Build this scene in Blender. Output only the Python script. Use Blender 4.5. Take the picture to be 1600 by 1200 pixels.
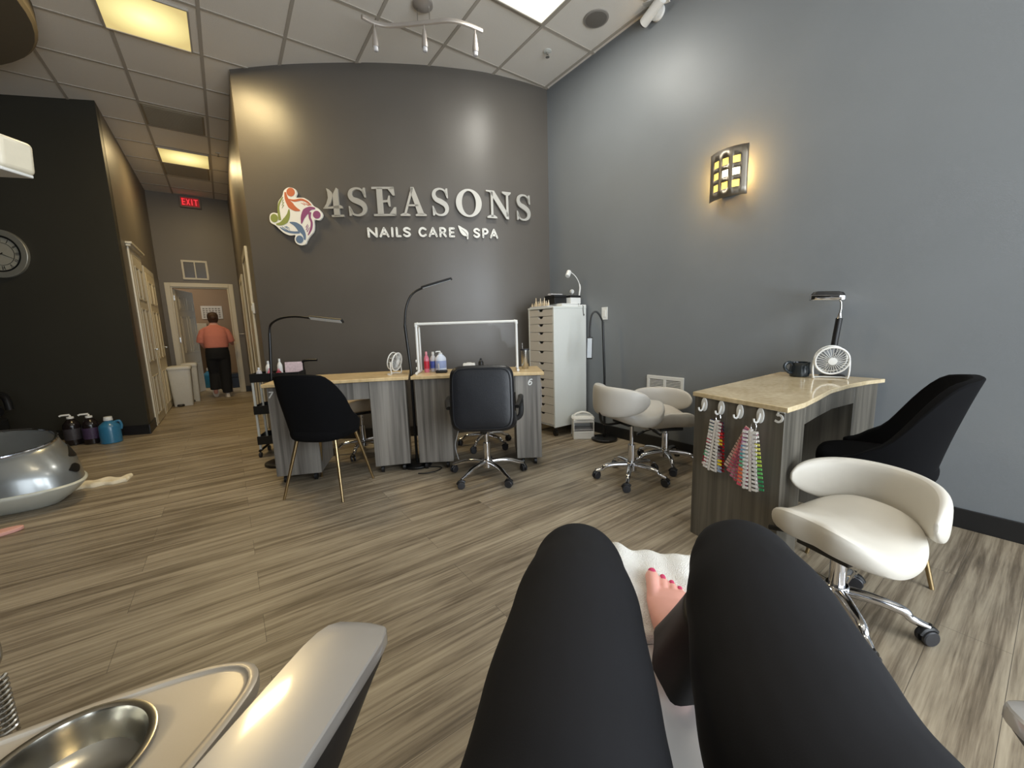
import bpy, bmesh, math, random
from mathutils import Vector, Matrix, Euler, Quaternion
random.seed(7)
PI = math.pi
SC = bpy.context.scene
COL = SC.collection
for o in list(bpy.data.objects): bpy.data.objects.remove(o)

# ------------------------------------------------------------------ camera
FPX, PITCH, YAW, ROLL, CAMZ = 619.13, .1462, .6184, -.0307, 1.12
F = Vector((math.sin(YAW)*math.cos(PITCH), math.cos(YAW)*math.cos(PITCH), -math.sin(PITCH)))
R0 = Vector((math.cos(YAW), -math.sin(YAW), 0)); U0 = R0.cross(F)
RT = R0*math.cos(ROLL)+U0*math.sin(ROLL); UP = -R0*math.sin(ROLL)+U0*math.cos(ROLL)
cd = bpy.data.cameras.new('camera'); cam = bpy.data.objects.new('camera', cd); COL.objects.link(cam)
cam.matrix_world = Matrix(((RT.x, UP.x, -F.x, 0), (RT.y, UP.y, -F.y, 0), (RT.z, UP.z, -F.z, CAMZ), (0, 0, 0, 1)))
cd.sensor_width = 36; cd.lens = FPX/1600*36; cd.clip_start = .02; cd.clip_end = 100
SC.camera = cam
# ------------------------------------------------------------------ world, exposure, daylight
SC.view_settings.view_transform = 'Standard'; SC.view_settings.look = 'None'
SC.view_settings.exposure = 0.0; SC.view_settings.gamma = 1; SC.view_settings.use_curve_mapping = False
w = bpy.data.worlds.new('sky'); SC.world = w; w.use_nodes = True
w.node_tree.nodes['Background'].inputs[0].default_value = (.62, .75, .95, 1)
w.node_tree.nodes['Background'].inputs[1].default_value = 1.6
def area(name, loc, target, sx, sy, power, color, spread=PI):
    l = bpy.data.lights.new(name, 'AREA'); l.shape = 'RECTANGLE'; l.size = sx; l.size_y = sy; l.energy = power; l.color = color
    l.spread = spread
    o = bpy.data.objects.new(name, l); COL.objects.link(o); o.location = loc
    o.rotation_euler = (Vector(target)-Vector(loc)).to_track_quat('-Z', 'Y').to_euler()
    return o
HC = 3.5626      # ceiling height
FY = -2.6        # street front
XR = 3.025       # right wall
# daylight falling through the three shop-front panes behind the camera
for i, (xa, xb) in enumerate(((-1.9, -.3), (-.1, 1.4), (1.6, 2.85))):
    area('daylight', ((xa+xb)/2, FY-.12, 1.6), ((xa+xb)/2, 3, 2.5), xb-xa, 2.6, (46, 106, 98)[i], (.90, .96, 1.0))

# ------------------------------------------------------------------ materials
def nm(name):
    m = bpy.data.materials.new(name); m.use_nodes = True
    return m, m.node_tree.nodes, m.node_tree.links, m.node_tree.nodes['Principled BSDF']
def lin(c):
    return tuple((x/12.92 if x <= .04045 else ((x+.055)/1.055)**2.4) for x in (v/255 for v in c))+(1,)
def mat(name, col, rough=.5, metal=0, var=.06, scale=30, bump=0, spec=.5, coat=0, trans=0, sheen=0, emit=0, ecol=None, stretch=None):
    m, n, l, b = nm(name); c = lin(col)
    tc = n.new('ShaderNodeTexCoord'); mp = n.new('ShaderNodeMapping'); l.new(tc.outputs['Object'], mp.inputs[0])
    if stretch: mp.inputs['Scale'].default_value = stretch
    nz = n.new('ShaderNodeTexNoise'); nz.inputs['Scale'].default_value = scale; nz.inputs['Detail'].default_value = 4
    l.new(mp.outputs[0], nz.inputs['Vector'])
    mx = n.new('ShaderNodeMix'); mx.data_type = 'RGBA'
    mx.inputs[6].default_value = tuple(x*(1-var) for x in c[:3])+(1,); mx.inputs[7].default_value = tuple(min(1, x*(1+var)) for x in c[:3])+(1,)
    l.new(nz.outputs[0], mx.inputs[0]); l.new(mx.outputs[2], b.inputs['Base Color'])
    b.inputs['Roughness'].default_value = rough; b.inputs['Metallic'].default_value = metal
    b.inputs['Specular IOR Level'].default_value = spec
    if coat: b.inputs['Coat Weight'].default_value = coat; b.inputs['Coat Roughness'].default_value = .08
    if trans: b.inputs['Transmission Weight'].default_value = trans
    if sheen: b.inputs['Sheen Weight'].default_value = sheen; b.inputs['Sheen Roughness'].default_value = .4
    if emit:
        b.inputs['Emission Color'].default_value = lin(ecol or col); b.inputs['Emission Strength'].default_value = emit
    if bump:
        bp = n.new('ShaderNodeBump'); bp.inputs['Strength'].default_value = bump; bp.inputs['Distance'].default_value = .01
        l.new(nz.outputs[0], bp.inputs['Height']); l.new(bp.outputs[0], b.inputs['Normal'])
    return m
def paint(name, col, rough=.36, spec=.5):
    m, n, l, b = nm(name); c = lin(col)
    tc = n.new('ShaderNodeTexCoord')
    a = n.new('ShaderNodeTexNoise'); a.inputs['Scale'].default_value = 2.2; a.inputs['Detail'].default_value = 5; l.new(tc.outputs['Object'], a.inputs[0])
    f = n.new('ShaderNodeTexNoise'); f.inputs['Scale'].default_value = 160; f.inputs['Detail'].default_value = 3; l.new(tc.outputs['Object'], f.inputs[0])
    mx = n.new('ShaderNodeMix'); mx.data_type = 'RGBA'
    mx.inputs[6].default_value = tuple(x*.93 for x in c[:3])+(1,); mx.inputs[7].default_value = tuple(x*1.07 for x in c[:3])+(1,)
    l.new(a.outputs[0], mx.inputs[0]); l.new(mx.outputs[2], b.inputs['Base Color'])
    mr = n.new('ShaderNodeMapRange'); mr.inputs[3].default_value = rough-.06; mr.inputs[4].default_value = rough+.08
    l.new(a.outputs[0], mr.inputs[0]); l.new(mr.outputs[0], b.inputs['Roughness'])
    b.inputs['Specular IOR Level'].default_value = spec
    bp = n.new('ShaderNodeBump'); bp.inputs['Strength'].default_value = .12; bp.inputs['Distance'].default_value = .004
    l.new(f.outputs[0], bp.inputs['Height']); l.new(bp.outputs[0], b.inputs['Normal'])
    return m
def floor_mat():
    m, n, l, b = nm('wood plank floor')
    tc = n.new('ShaderNodeTexCoord')
    mp = n.new('ShaderNodeMapping'); l.new(tc.outputs['Object'], mp.inputs[0])
    br = n.new('ShaderNodeTexBrick'); br.offset = .37; br.offset_frequency = 2
    br.inputs['Scale'].default_value = 1; br.inputs['Brick Width'].default_value = 1.22; br.inputs['Row Height'].default_value = .178
    br.inputs['Mortar Size'].default_value = .0009; br.inputs['Mortar Smooth'].default_value = .3; br.inputs['Bias'].default_value = 0
    br.inputs['Color1'].default_value = (0, 0, 0, 1); br.inputs['Color2'].default_value = (1, 1, 1, 1); br.inputs['Mortar'].default_value = (.5, .5, .5, 1)
    l.new(mp.outputs[0], br.inputs[0])
    # shift the grain from plank to plank
    sep = n.new('ShaderNodeSeparateXYZ'); l.new(mp.outputs[0], sep.inputs[0])
    add = n.new('ShaderNodeMath'); add.operation = 'MULTIPLY_ADD'; add.inputs[1].default_value = .5
    l.new(br.outputs[0], add.inputs[0]); l.new(sep.outputs[0], add.inputs[2])
    zz = n.new('ShaderNodeMath'); zz.operation = 'MULTIPLY'; zz.inputs[1].default_value = .12; l.new(br.outputs[0], zz.inputs[0])
    cb = n.new('ShaderNodeCombineXYZ'); l.new(add.outputs[0], cb.inputs[0]); l.new(sep.outputs[1], cb.inputs[1]); l.new(zz.outputs[0], cb.inputs[2])
    def grain(sx, sy, sc, det, dist=0):
        q = n.new('ShaderNodeMapping'); q.inputs['Scale'].default_value = (sx, sy, 3); l.new(cb.outputs[0], q.inputs[0])
        z = n.new('ShaderNodeTexNoise'); z.inputs['Scale'].default_value = sc; z.inputs['Detail'].default_value = det
        z.inputs['Roughness'].default_value = .62; z.inputs['Distortion'].default_value = dist
        l.new(q.outputs[0], z.inputs[0]); return z.outputs[0]
    g1 = grain(.6, 14, 1.5, 7, .8); g2 = grain(2.6, 70, 1.5, 6); g3 = grain(2, 2.2, 1.2, 5)
    def mth(op, a, bb, c=None):
        x = n.new('ShaderNodeMath'); x.operation = op
        for i, v in enumerate((a, bb, c)):
            if v is None: continue
            if isinstance(v, (int, float)): x.inputs[i].default_value = v
            else: l.new(v, x.inputs[i])
        return x.outputs[0]
    s = mth('MULTIPLY_ADD', g1, .60, mth('MULTIPLY_ADD', g2, .28, mth('MULTIPLY', g3, .12)))
    s = mth('ADD', s, mth('MULTIPLY_ADD', br.outputs[0], .03, -.015))
    cr = n.new('ShaderNodeValToRGB'); e = cr.color_ramp.elements
    e[0].position = .35; e[0].color = lin((84, 75, 61)); e[1].position = .67; e[1].color = lin((184, 172, 150))
    x = e.new(.43); x.color = lin((116, 104, 87)); x = e.new(.53); x.color = lin((154, 142, 122))
    l.new(s, cr.inputs[0])
    mo = n.new('ShaderNodeMix'); mo.data_type = 'RGBA'; mo.inputs[7].default_value = lin((84, 76, 66))
    l.new(br.outputs[1], mo.inputs[0]); l.new(cr.outputs[0], mo.inputs[6]); l.new(mo.outputs[2], b.inputs['Base Color'])
    mr = n.new('ShaderNodeMapRange'); mr.inputs[3].default_value = .34; mr.inputs[4].default_value = .52; l.new(g2, mr.inputs[0]); l.new(mr.outputs[0], b.inputs['Roughness'])
    bp = n.new('ShaderNodeBump'); bp.inputs['Strength'].default_value = .18; bp.inputs['Distance'].default_value = .003
    h = mth('SUBTRACT', g2, mth('MULTIPLY', br.outputs[1], 2.0)); l.new(h, bp.inputs['Height']); l.new(bp.outputs[0], b.inputs['Normal'])
    return m
def laminate(name, dark, light, rough=.42):
    m, n, l, b = nm(name)
    tc = n.new('ShaderNodeTexCoord'); mp = n.new('ShaderNodeMapping'); mp.inputs['Scale'].default_value = (34, 34, 1.1); l.new(tc.outputs['Object'], mp.inputs[0])
    z = n.new('ShaderNodeTexNoise'); z.inputs['Scale'].default_value = 1.1; z.inputs['Detail'].default_value = 5; z.inputs['Distortion'].default_value = .4; l.new(mp.outputs[0], z.inputs[0])
    mp2 = n.new('ShaderNodeMapping'); mp2.inputs['Scale'].default_value = (7, 7, .35); l.new(tc.outputs['Object'], mp2.inputs[0])
    z2 = n.new('ShaderNodeTexNoise'); z2.inputs['Scale'].default_value = 1.5; z2.inputs['Detail'].default_value = 3; l.new(mp2.outputs[0], z2.inputs[0])
    ad = n.new('ShaderNodeMath'); ad.operation = 'MULTIPLY_ADD'; ad.inputs[1].default_value = .5; l.new(z2.outputs[0], ad.inputs[0])
    ml = n.new('ShaderNodeMath'); ml.operation = 'MULTIPLY'; ml.inputs[1].default_value = .5; l.new(z.outputs[0], ml.inputs[0]); l.new(ml.outputs[0], ad.inputs[2])
    cr = n.new('ShaderNodeValToRGB'); e = cr.color_ramp.elements
    e[0].position = .36; e[0].color = lin(dark); e[1].position = .64; e[1].color = lin(light)
    l.new(ad.outputs[0], cr.inputs[0]); l.new(cr.outputs[0], b.inputs['Base Color']); b.inputs['Roughness'].default_value = rough
    return m
def tiles_mat(name, col, tw, th, grout):
    m, n, l, b = nm(name); tc = n.new('ShaderNodeTexCoord')
    br = n.new('ShaderNodeTexBrick'); br.offset = 0; br.inputs['Scale'].default_value = 1; br.inputs['Brick Width'].default_value = tw; br.inputs['Row Height'].default_value = th
    br.inputs['Mortar Size'].default_value = .006; c = lin(col)
    br.inputs['Color1'].default_value = c; br.inputs['Color2'].default_value = tuple(x*.85 for x in c[:3])+(1,); br.inputs['Mortar'].default_value = lin(grout)
    l.new(tc.outputs['Object'], br.inputs[0]); l.new(br.outputs[0], b.inputs['Base Color']); b.inputs['Roughness'].default_value = .4
    return m
def stone_mat(name, a_, b_, rough=.08):
    m, n, l, b = nm(name); tc = n.new('ShaderNodeTexCoord')
    z = n.new('ShaderNodeTexNoise'); z.inputs['Scale'].default_value = 45; z.inputs['Detail'].default_value = 8; l.new(tc.outputs['Object'], z.inputs[0])
    z2 = n.new('ShaderNodeTexNoise'); z2.inputs['Scale'].default_value = 7; z2.inputs['Detail'].default_value = 6; l.new(tc.outputs['Object'], z2.inputs[0])
    ad = n.new('ShaderNodeMath'); ad.operation = 'ADD'; l.new(z.outputs[0], ad.inputs[0]); l.new(z2.outputs[0], ad.inputs[1])
    mr = n.new('ShaderNodeMapRange'); mr.inputs[1].default_value = .7; mr.inputs[2].default_value = 1.3; l.new(ad.outputs[0], mr.inputs[0])
    mx = n.new('ShaderNodeMix'); mx.data_type = 'RGBA'; mx.inputs[6].default_value = lin(a_); mx.inputs[7].default_value = lin(b_)
    l.new(mr.outputs[0], mx.inputs[0]); l.new(mx.outputs[2], b.inputs['Base Color']); b.inputs['Roughness'].default_value = rough
    return m
def clear_mat(name):
    m, n, l, b = nm(name)
    tr = n.new('ShaderNodeBsdfTransparent'); gl = n.new('ShaderNodeBsdfGlossy'); gl.inputs['Roughness'].default_value = .05
    fr = n.new('ShaderNodeFresnel'); fr.inputs[0].default_value = 1.2
    mx = n.new('ShaderNodeMixShader'); l.new(fr.outputs[0], mx.inputs[0]); l.new(tr.outputs[0], mx.inputs[1]); l.new(gl.outputs[0], mx.inputs[2])
    l.new(mx.outputs[0], n['Material Output'].inputs[0]); return m
def panel_emit(name, edge, core, s_edge, s_core, half):
    """lit diffuser: a bulb behind it makes the middle of the lens brighter"""
    m, n, l, b = nm(name); tc = n.new('ShaderNodeTexCoord')
    g = n.new('ShaderNodeTexGradient'); g.gradient_type = 'SPHERICAL'
    mp = n.new('ShaderNodeMapping'); mp.inputs['Scale'].default_value = (1/half*.9, 1/half*.9, 1); l.new(tc.outputs['Object'], mp.inputs[0]); l.new(mp.outputs[0], g.inputs[0])
    mx = n.new('ShaderNodeMix'); mx.data_type = 'RGBA'; mx.inputs[6].default_value = lin(edge); mx.inputs[7].default_value = lin(core)
    l.new(g.outputs[1], mx.inputs[0]); l.new(mx.outputs[2], b.inputs['Emission Color'])
    mr = n.new('ShaderNodeMapRange'); mr.inputs[3].default_value = s_edge; mr.inputs[4].default_value = s_core; l.new(g.outputs[1], mr.inputs[0])
    l.new(mr.outputs[0], b.inputs['Emission Strength']); b.inputs['Base Color'].default_value = (.3, .3, .3, 1); b.inputs['Roughness'].default_value = .5
    return m

M = {}
M['wall_blue'] = paint('grey wall paint', (124, 128, 131), .42)
M['wall_char'] = paint('charcoal wall paint', (92, 87, 81), .36)
M['wall_dark'] = paint('dark charcoal wall paint', (54, 52, 45), .5, .3)
M['hall'] = paint('taupe hall paint', (112, 104, 92), .42)
M['room'] = paint('tan back room paint', (158, 136, 112), .6)
M['ceil'] = mat('ceiling tile', (232, 226, 216), .9, var=.07, scale=260, bump=.25)
M['grid'] = mat('ceiling grid metal', (176, 168, 156), .9, var=.03)
M['floor'] = floor_mat()
M['base'] = mat('black rubber baseboard', (28, 28, 29), .45, var=.1)
M['trimw'] = mat('cream painted trim', (214, 206, 186), .4, var=.03)
M['doorw'] = mat('white painted door', (205, 197, 178), .42, var=.03)
M['lam'] = laminate('grey wood laminate', (84, 80, 75), (146, 141, 133))
M['lam5'] = laminate('grey brown wood laminate', (72, 69, 62), (116, 111, 101))
M['top'] = stone_mat('speckled beige stone', (190, 170, 132), (222, 205, 170), .07)
M['top7'] = laminate('pale maple top', (196, 168, 122), (222, 198, 152), .3)
M['white'] = mat('white plastic', (228, 228, 224), .35, var=.02)
M['whitem'] = mat('white lacquered metal', (216, 217, 210), .42, var=.02)
M['drawer'] = mat('white cabinet front', (203, 196, 184), .45, var=.03)
M['cabside'] = mat('white cabinet side', (222, 224, 218), .4, var=.02)
M['chrome'] = mat('chrome', (225, 225, 228), .08, 1, var=.02)
M['steel'] = mat('brushed steel', (190, 188, 182), .24, 1, var=.12, scale=60, stretch=(1, 1, .06))
M['bowl'] = mat('brushed steel bowl', (196, 192, 180), .2, 1, var=.15, scale=9, bump=.03)
M['gold'] = mat('brushed gold metal', (172, 150, 112), .3, 1, var=.06)
M['blackm'] = mat('black metal', (18, 18, 18), .35, var=.1)
M['blackp'] = mat('black plastic', (20, 20, 21), .45, var=.1)
M['blackf'] = mat('black velvet fabric', (13, 13, 15), .95, var=.2, scale=300, spec=.15)
M['leather'] = mat('black leather', (24, 25, 29), .34, var=.12, scale=220, bump=.12)
M['legg'] = mat('black legging cloth', (24, 24, 27), .8, var=.12, scale=700, bump=.04, spec=.25)
M['hem'] = mat('black satin hem', (20, 19, 20), .5, var=.15, scale=60)
M['vinyl'] = mat('cream vinyl', (212, 207, 196), .42, var=.04, scale=14, bump=.12)
M['vinylg'] = mat('light grey vinyl', (196, 192, 184), .4, var=.04, scale=14, bump=.08)
M['vinylt'] = mat('beige vinyl', (190, 172, 146), .45, var=.04)
M['skin'] = mat('skin', (226, 166, 152), .5, var=.05, scale=40, bump=.05)
M['nailp'] = mat('pink nail polish', (205, 70, 110), .15, var=.03)
M['towel'] = mat('white terry towel', (232, 230, 224), .95, var=.06, scale=400, bump=.6)
M['towelc'] = mat('cream terry towel', (232, 220, 192), .95, var=.08, scale=300, bump=.6)
M['pearl'] = mat('pearl silver plastic', (192, 189, 186), .3, .35, var=.03, coat=.9)
M['pearlt'] = mat('champagne pearl plastic', (190, 180, 164), .42, .3, var=.03, scale=500, coat=.15)
M['silver'] = mat('silver paint', (150, 153, 152), .28, .6, var=.04, coat=.6)
M['charp'] = mat('charcoal plastic', (42, 42, 45), .4, var=.08)
M['hullw'] = mat('off white plastic shell', (196, 198, 188), .35, var=.03)
M['letter'] = mat('brushed aluminium letter', (192, 189, 181), .38, .45, var=.04)
M['letterw'] = mat('white acrylic letter', (236, 234, 226), .35, var=.02)
M['red'] = mat('red', (196, 40, 60), .4); M['pink'] = mat('pink', (226, 150, 160), .4)
M['blue'] = mat('blue liquid', (46, 122, 160), .2, var=.05, coat=.5)
M['bluel'] = mat('blue label', (70, 90, 170), .4); M['purple'] = mat('purple', (110, 80, 140), .4)
M['clearp'] = mat('frosted plastic', (226, 224, 226), .2, trans=.35)
M['mug'] = mat('dark glazed ceramic', (30, 38, 44), .12, var=.2, scale=20)
M['slip'] = mat('pink slipper foam', (222, 168, 156), .7)
M['glass'] = clear_mat('clear glass'); M['dark'] = mat('slot shade', (26, 24, 22), .7)
M['ledoff'] = mat('led diffuser', (196, 204, 212), .4)
M['vent'] = mat('grey return grille', (150, 138, 116), .7)
M['hair'] = mat('brown hair', (74, 52, 38), .6, var=.25, scale=200, stretch=(1, 1, .1)); M['coral'] = mat('coral shirt cloth', (214, 134, 120), .85, var=.06)
M['slacks'] = mat('black slacks', (16, 17, 22), .85, var=.1); M['shoe'] = mat('white shoe', (222, 214, 204), .5)
M['bin'] = mat('white waste bin plastic', (205, 204, 198), .4)
M['lampwarm'] = panel_emit('warm lit lens', (232, 206, 128), (255, 246, 170), .85, 1.6, .27)
M['lampwhite'] = panel_emit('white lit lens', (250, 250, 232), (255, 255, 245), 1.4, 2.2, .27)
M['exit'] = mat('red lit letters', (255, 40, 50), .4, emit=.9, ecol=(240, 60, 70)); M['exitb'] = mat('exit plate', (170, 30, 34), .5, emit=.30, ecol=(180, 26, 34))
M['sconce_glow'] = mat('amber lit glass', (240, 210, 110), .4, emit=1.15, ecol=(252, 226, 120)); M['sconce_hot'] = mat('hot lit glass', (255, 250, 220), .4, emit=2.6, ecol=(255, 246, 205))

# ------------------------------------------------------------------ mesh builder
def catmull(pts, n=6, closed=False):
    P = [Vector(p) for p in pts]; out = []; k = len(P)
    for i in range(k if closed else k-1):
        if closed: a, b, c, d = P[i-1], P[i], P[(i+1) % k], P[(i+2) % k]
        else: a, b, c, d = P[max(i-1, 0)], P[i], P[i+1], P[min(i+2, k-1)]
        for j in range(n):
            t = j/n
            out.append(.5*((2*b)+(c-a)*t+(2*a-5*b+4*c-d)*t*t+(-a+3*b-3*c+d)*t**3))
    if not closed: out.append(P[-1])
    return out
class MB:
    def __init__(s, T=None): s.bm = bmesh.new(); s.T = T or Matrix(); s.mi = 0
    def v(s, p): return s.bm.verts.new(s.T @ Vector(p))
    def f(s, vs):
        try: fc = s.bm.faces.new(vs); fc.material_index = s.mi; return fc
        except ValueError: return None
    def box(s, x0, x1, y0, y1, z0, z1):
        v = [s.v(p) for p in ((x0,y0,z0),(x1,y0,z0),(x1,y1,z0),(x0,y1,z0),(x0,y0,z1),(x1,y0,z1),(x1,y1,z1),(x0,y1,z1))]
        for q in ((0,3,2,1),(4,5,6,7),(0,1,5,4),(1,2,6,5),(2,3,7,6),(3,0,4,7)): s.f([v[i] for i in q])
        return s
    def rings(s, rs, cap=True, closed=False):
        V = [[s.v(p) for p in r] for r in rs]; n = len(V[0])
        for a, b in zip(V, V[1:]+([V[0]] if closed else [])):
            for i in range(n): s.f([a[i], a[(i+1) % n], b[(i+1) % n], b[i]])
        if cap and not closed: s.f(V[0][::-1]); s.f(V[-1])
        return s
    def tube(s, pts, r, n=10, cap=True, flat=1.0):
        P = [Vector(p) for p in pts]; rs = []; up = None
        for i, p in enumerate(P):
            d = (P[min(i+1, len(P)-1)]-P[max(i-1, 0)])
            if d.length < 1e-9: d = Vector((0, 0, 1))
            d.normalize()
            if up is None: up = Vector((0, 0, 1)) if abs(d.z) < .9 else Vector((1, 0, 0))
            x = up.cross(d)
            if x.length < 1e-6: x = Vector((1, 0, 0)).cross(d)
            x.normalize(); y = d.cross(x); up = y
            rr = r[i] if isinstance(r, (list, tuple)) else r
            rs.append([p+x*rr*math.cos(2*PI*k/n)+y*rr*flat*math.sin(2*PI*k/n) for k in range(n)])
        return s.rings(rs, cap)
    def lathe(s, prof, c=(0, 0, 0), n=28, axis='z', cap=True):
        c = Vector(c); rs = []
        for r, z in prof:
            r = max(r, 1e-4); ring = []
            for k in range(n):
                a = 2*PI*k/n; u, v_ = r*math.cos(a), r*math.sin(a)
                ring.append(c+(Vector((u, v_, z)) if axis == 'z' else Vector((u, -z, v_)) if axis == 'y' else Vector((z, u, v_))))
            rs.append(ring)
        return s.rings(rs, cap)
    def prism(s, poly, z0, z1):
        a = [s.v((p[0], p[1], z0)) for p in poly]; b = [s.v((p[0], p[1], z1)) for p in poly]; n = len(poly)
        for i in range(n): s.f([a[i], a[(i+1) % n], b[(i+1) % n], b[i]])
        s.f(a[::-1]); s.f(b); return s
    def ribbon(s, pts, wd, z0, z1, n=5, round_ends=False):
        P = catmull([Vector((p[0], p[1], 0)) for p in pts], n); m = len(P)
        k = len(pts)-1; W = []
        for i in range(m):
            t = i/n; a = min(int(t), k-1); u = t-a; W.append(wd[a]*(1-u)+wd[a+1]*u if isinstance(wd, (list, tuple)) else wd)
        rs = []
        for i in range(m):
            d = (P[min(i+1, m-1)]-P[max(i-1, 0)]).normalized(); q = Vector((-d.y, d.x, 0))*W[i]/2
            a, b = P[i]-q, P[i]+q
            rs.append([(a.x, a.y, z0), (b.x, b.y, z0), (b.x, b.y, z1), (a.x, a.y, z1)])
        s.rings(rs)
        if round_ends:
            for i in (0, -1):
                r = W[i]/2; s.prism([(P[i].x+r*math.cos(2*PI*j/14), P[i].y+r*math.sin(2*PI*j/14)) for j in range(14)], z0, z1)
        return s
    def build(s, name, m, parent=None, bevel=0, sub=0, smooth=None, mods=None, seg=2, loc=None):
        bmesh.ops.remove_doubles(s.bm, verts=s.bm.verts, dist=1e-6)
        bmesh.ops.recalc_face_normals(s.bm, faces=s.bm.faces)
        me = bpy.data.meshes.new(name); s.bm.to_mesh(me); s.bm.free()
        o = bpy.data.objects.new(name, me); COL.objects.link(o)
        for x in (m if isinstance(m, (list, tuple)) else [m]): me.materials.append(x)
        if parent: o.parent = parent
        if loc: o.location = loc
        if bevel:
            b = o.modifiers.new('bevel', 'BEVEL'); b.width = bevel; b.segments = seg; b.limit_method = 'ANGLE'; b.angle_limit = .6
        if sub:
            b = o.modifiers.new('sub', 'SUBSURF'); b.levels = sub; b.render_levels = sub
        ang = .7 if smooth is None else smooth
        if ang:
            me.polygons.foreach_set('use_smooth', [True]*len(me.polygons)); me.set_sharp_from_angle(angle=ang)
        return o
def thing(name, label, cat, loc=(0, 0, 0), rotz=0, group=None):
    o = bpy.data.objects.new(name, None); COL.objects.link(o); o.empty_display_size = .05
    o.location = loc; o.rotation_euler = (0, 0, rotz); o['label'] = label; o['category'] = cat
    if group: o['group'] = group
    return o
def tag(o, label, cat, group=None):
    o['label'] = label; o['category'] = cat
    if group: o['group'] = group
    return o
def struct(o): o['kind'] = 'structure'; return o
def dup(root, loc, rotz, label=None, group=None):
    def cp(o, par):
        c = o.copy(); COL.objects.link(c); c.parent = par
        for ch in [x for x in allobj if x.parent == o]: cp(ch, c)
        return c
    allobj = list(bpy.data.objects)
    r = cp(root, None); r.location = loc; r.rotation_euler = (0, 0, rotz)
    if label: r['label'] = label
    if group: r['group'] = group
    return r
def Tr(x=0, y=0, z=0, rz=0, rx=0, ry=0):
    return Matrix.Translation((x, y, z)) @ Euler((rx, ry, rz)).to_matrix().to_4x4()

# ------------------------------------------------------------------ room shell
XL = -6.0
fl = struct(MB().box(XL, 5.0, FY-.2, 9.36, -.1, 0).build('floor', M['floor']))
struct(MB().box(-1.9, 2.0, 9.36, 12.4, -.1, 0).build('floor_back_room', tiles_mat('cream floor tile', (196, 180, 150), .3, .3, (120, 108, 90))))
struct(MB().box(XL, 5.0, FY-.2, 9.4, HC, HC+.1).build('ceiling', M['ceil']))
gb = MB()
ys = [7.7-.6*k for k in range(6)]+[4.07, 3.43, 2.79, 2.15, 1.51, .87, .23, -.41, -1.05, -1.69, -2.33]+[8.3, 8.9]
for k in range(-9, 7):
    x = -.475+.576*k; gb.box(x-.012, x+.012, FY, 9.35, HC-.006, HC)
for y in ys: gb.box(XL, 4.9, y-.012, y+.012, HC-.0055, HC)
struct(gb.build('ceiling_grid', M['grid'], bevel=0))
struct(MB().box(XR, XR+.15, FY, 3.6, 0, HC).build('wall_right', M['wall_blue']))
# curved sign wall
WP = [(.30, 4.81), (.74, 4.44), (1.27, 4.07), (1.67, 3.84), (1.99, 3.69), (2.34, 3.56), (2.75, 3.48), (3.06, 3.455)]
WC = catmull([(a, b, 0) for a, b in WP], 10)
poly = [(p.x, p.y) for p in WC]; back = [(p.x+.10, p.y+.14) for p in reversed(WC)]
back[-1] = (.44, 4.95); back[0] = (3.06, 3.7)
struct(MB().prism(poly+back, 0, HC).build('wall_curved', M['wall_char'], smooth=.5))
def wall_at(x):
    for a, b in zip(WC, WC[1:]):
        if a.x <= x <= b.x:
            t = (x-a.x)/(b.x-a.x); d = (b-a).normalized(); return a.lerp(b, t), d
def wall_T(x, z, off=0):
    p, d = wall_at(x); nrm = Vector((d.y, -d.x, 0))      # towards the room
    p = p+nrm*off
    return Matrix(((d.x, 0, nrm.x, p.x), (d.y, 0, nrm.y, p.y), (0, 1, 0, z), (0, 0, 0, 1)))  # local x along wall, y up, z out
struct(MB().box(.30, .44, 4.80, 9.4, 0, HC).build('wall_hall_right', M['hall'], bevel=.02, seg=3))
struct(MB().box(-.96, -.84, 6.28, 9.4, 0, HC).build('wall_hall_left', M['hall']))
# hall end wall with the doorway (opening -.70 .. .14, up to 1.98)
b = MB(); b.box(-.84, -.70, 9.3, 9.42, 0, HC); b.box(.14, .30, 9.3, 9.42, 0, HC); b.box(-.70, .14, 9.3, 9.42, 1.98, HC)
struct(b.build('wall_hall_end', M['hall']))
# clock wall, skewed
cw_a = Vector((-.84, 6.14, 0)); cw_d = Vector((-2.14+.84, 6.73-6.14, 0)).normalized()
ang = math.atan2(cw_d.y, cw_d.x); TW = Tr(cw_a.x, cw_a.y, 0, ang)   # local x runs left along the wall; room side is +y?
side = 1 if (TW.to_3x3() @ Vector((0, 1, 0))).y < 0 else -1
cw_e = cw_a+cw_d*5.6
struct(MB().prism([(-.84, 6.14), (cw_e.x, cw_e.y), (cw_e.x, cw_e.y+.3), (-.90, 6.55), (-.84, 6.30)], 0, HC).build('wall_clock', M['wall_dark']))
struct(MB().box(XL-.1, XL, FY, 9, 0, HC).build('wall_left', M['wall_dark']))
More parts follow.
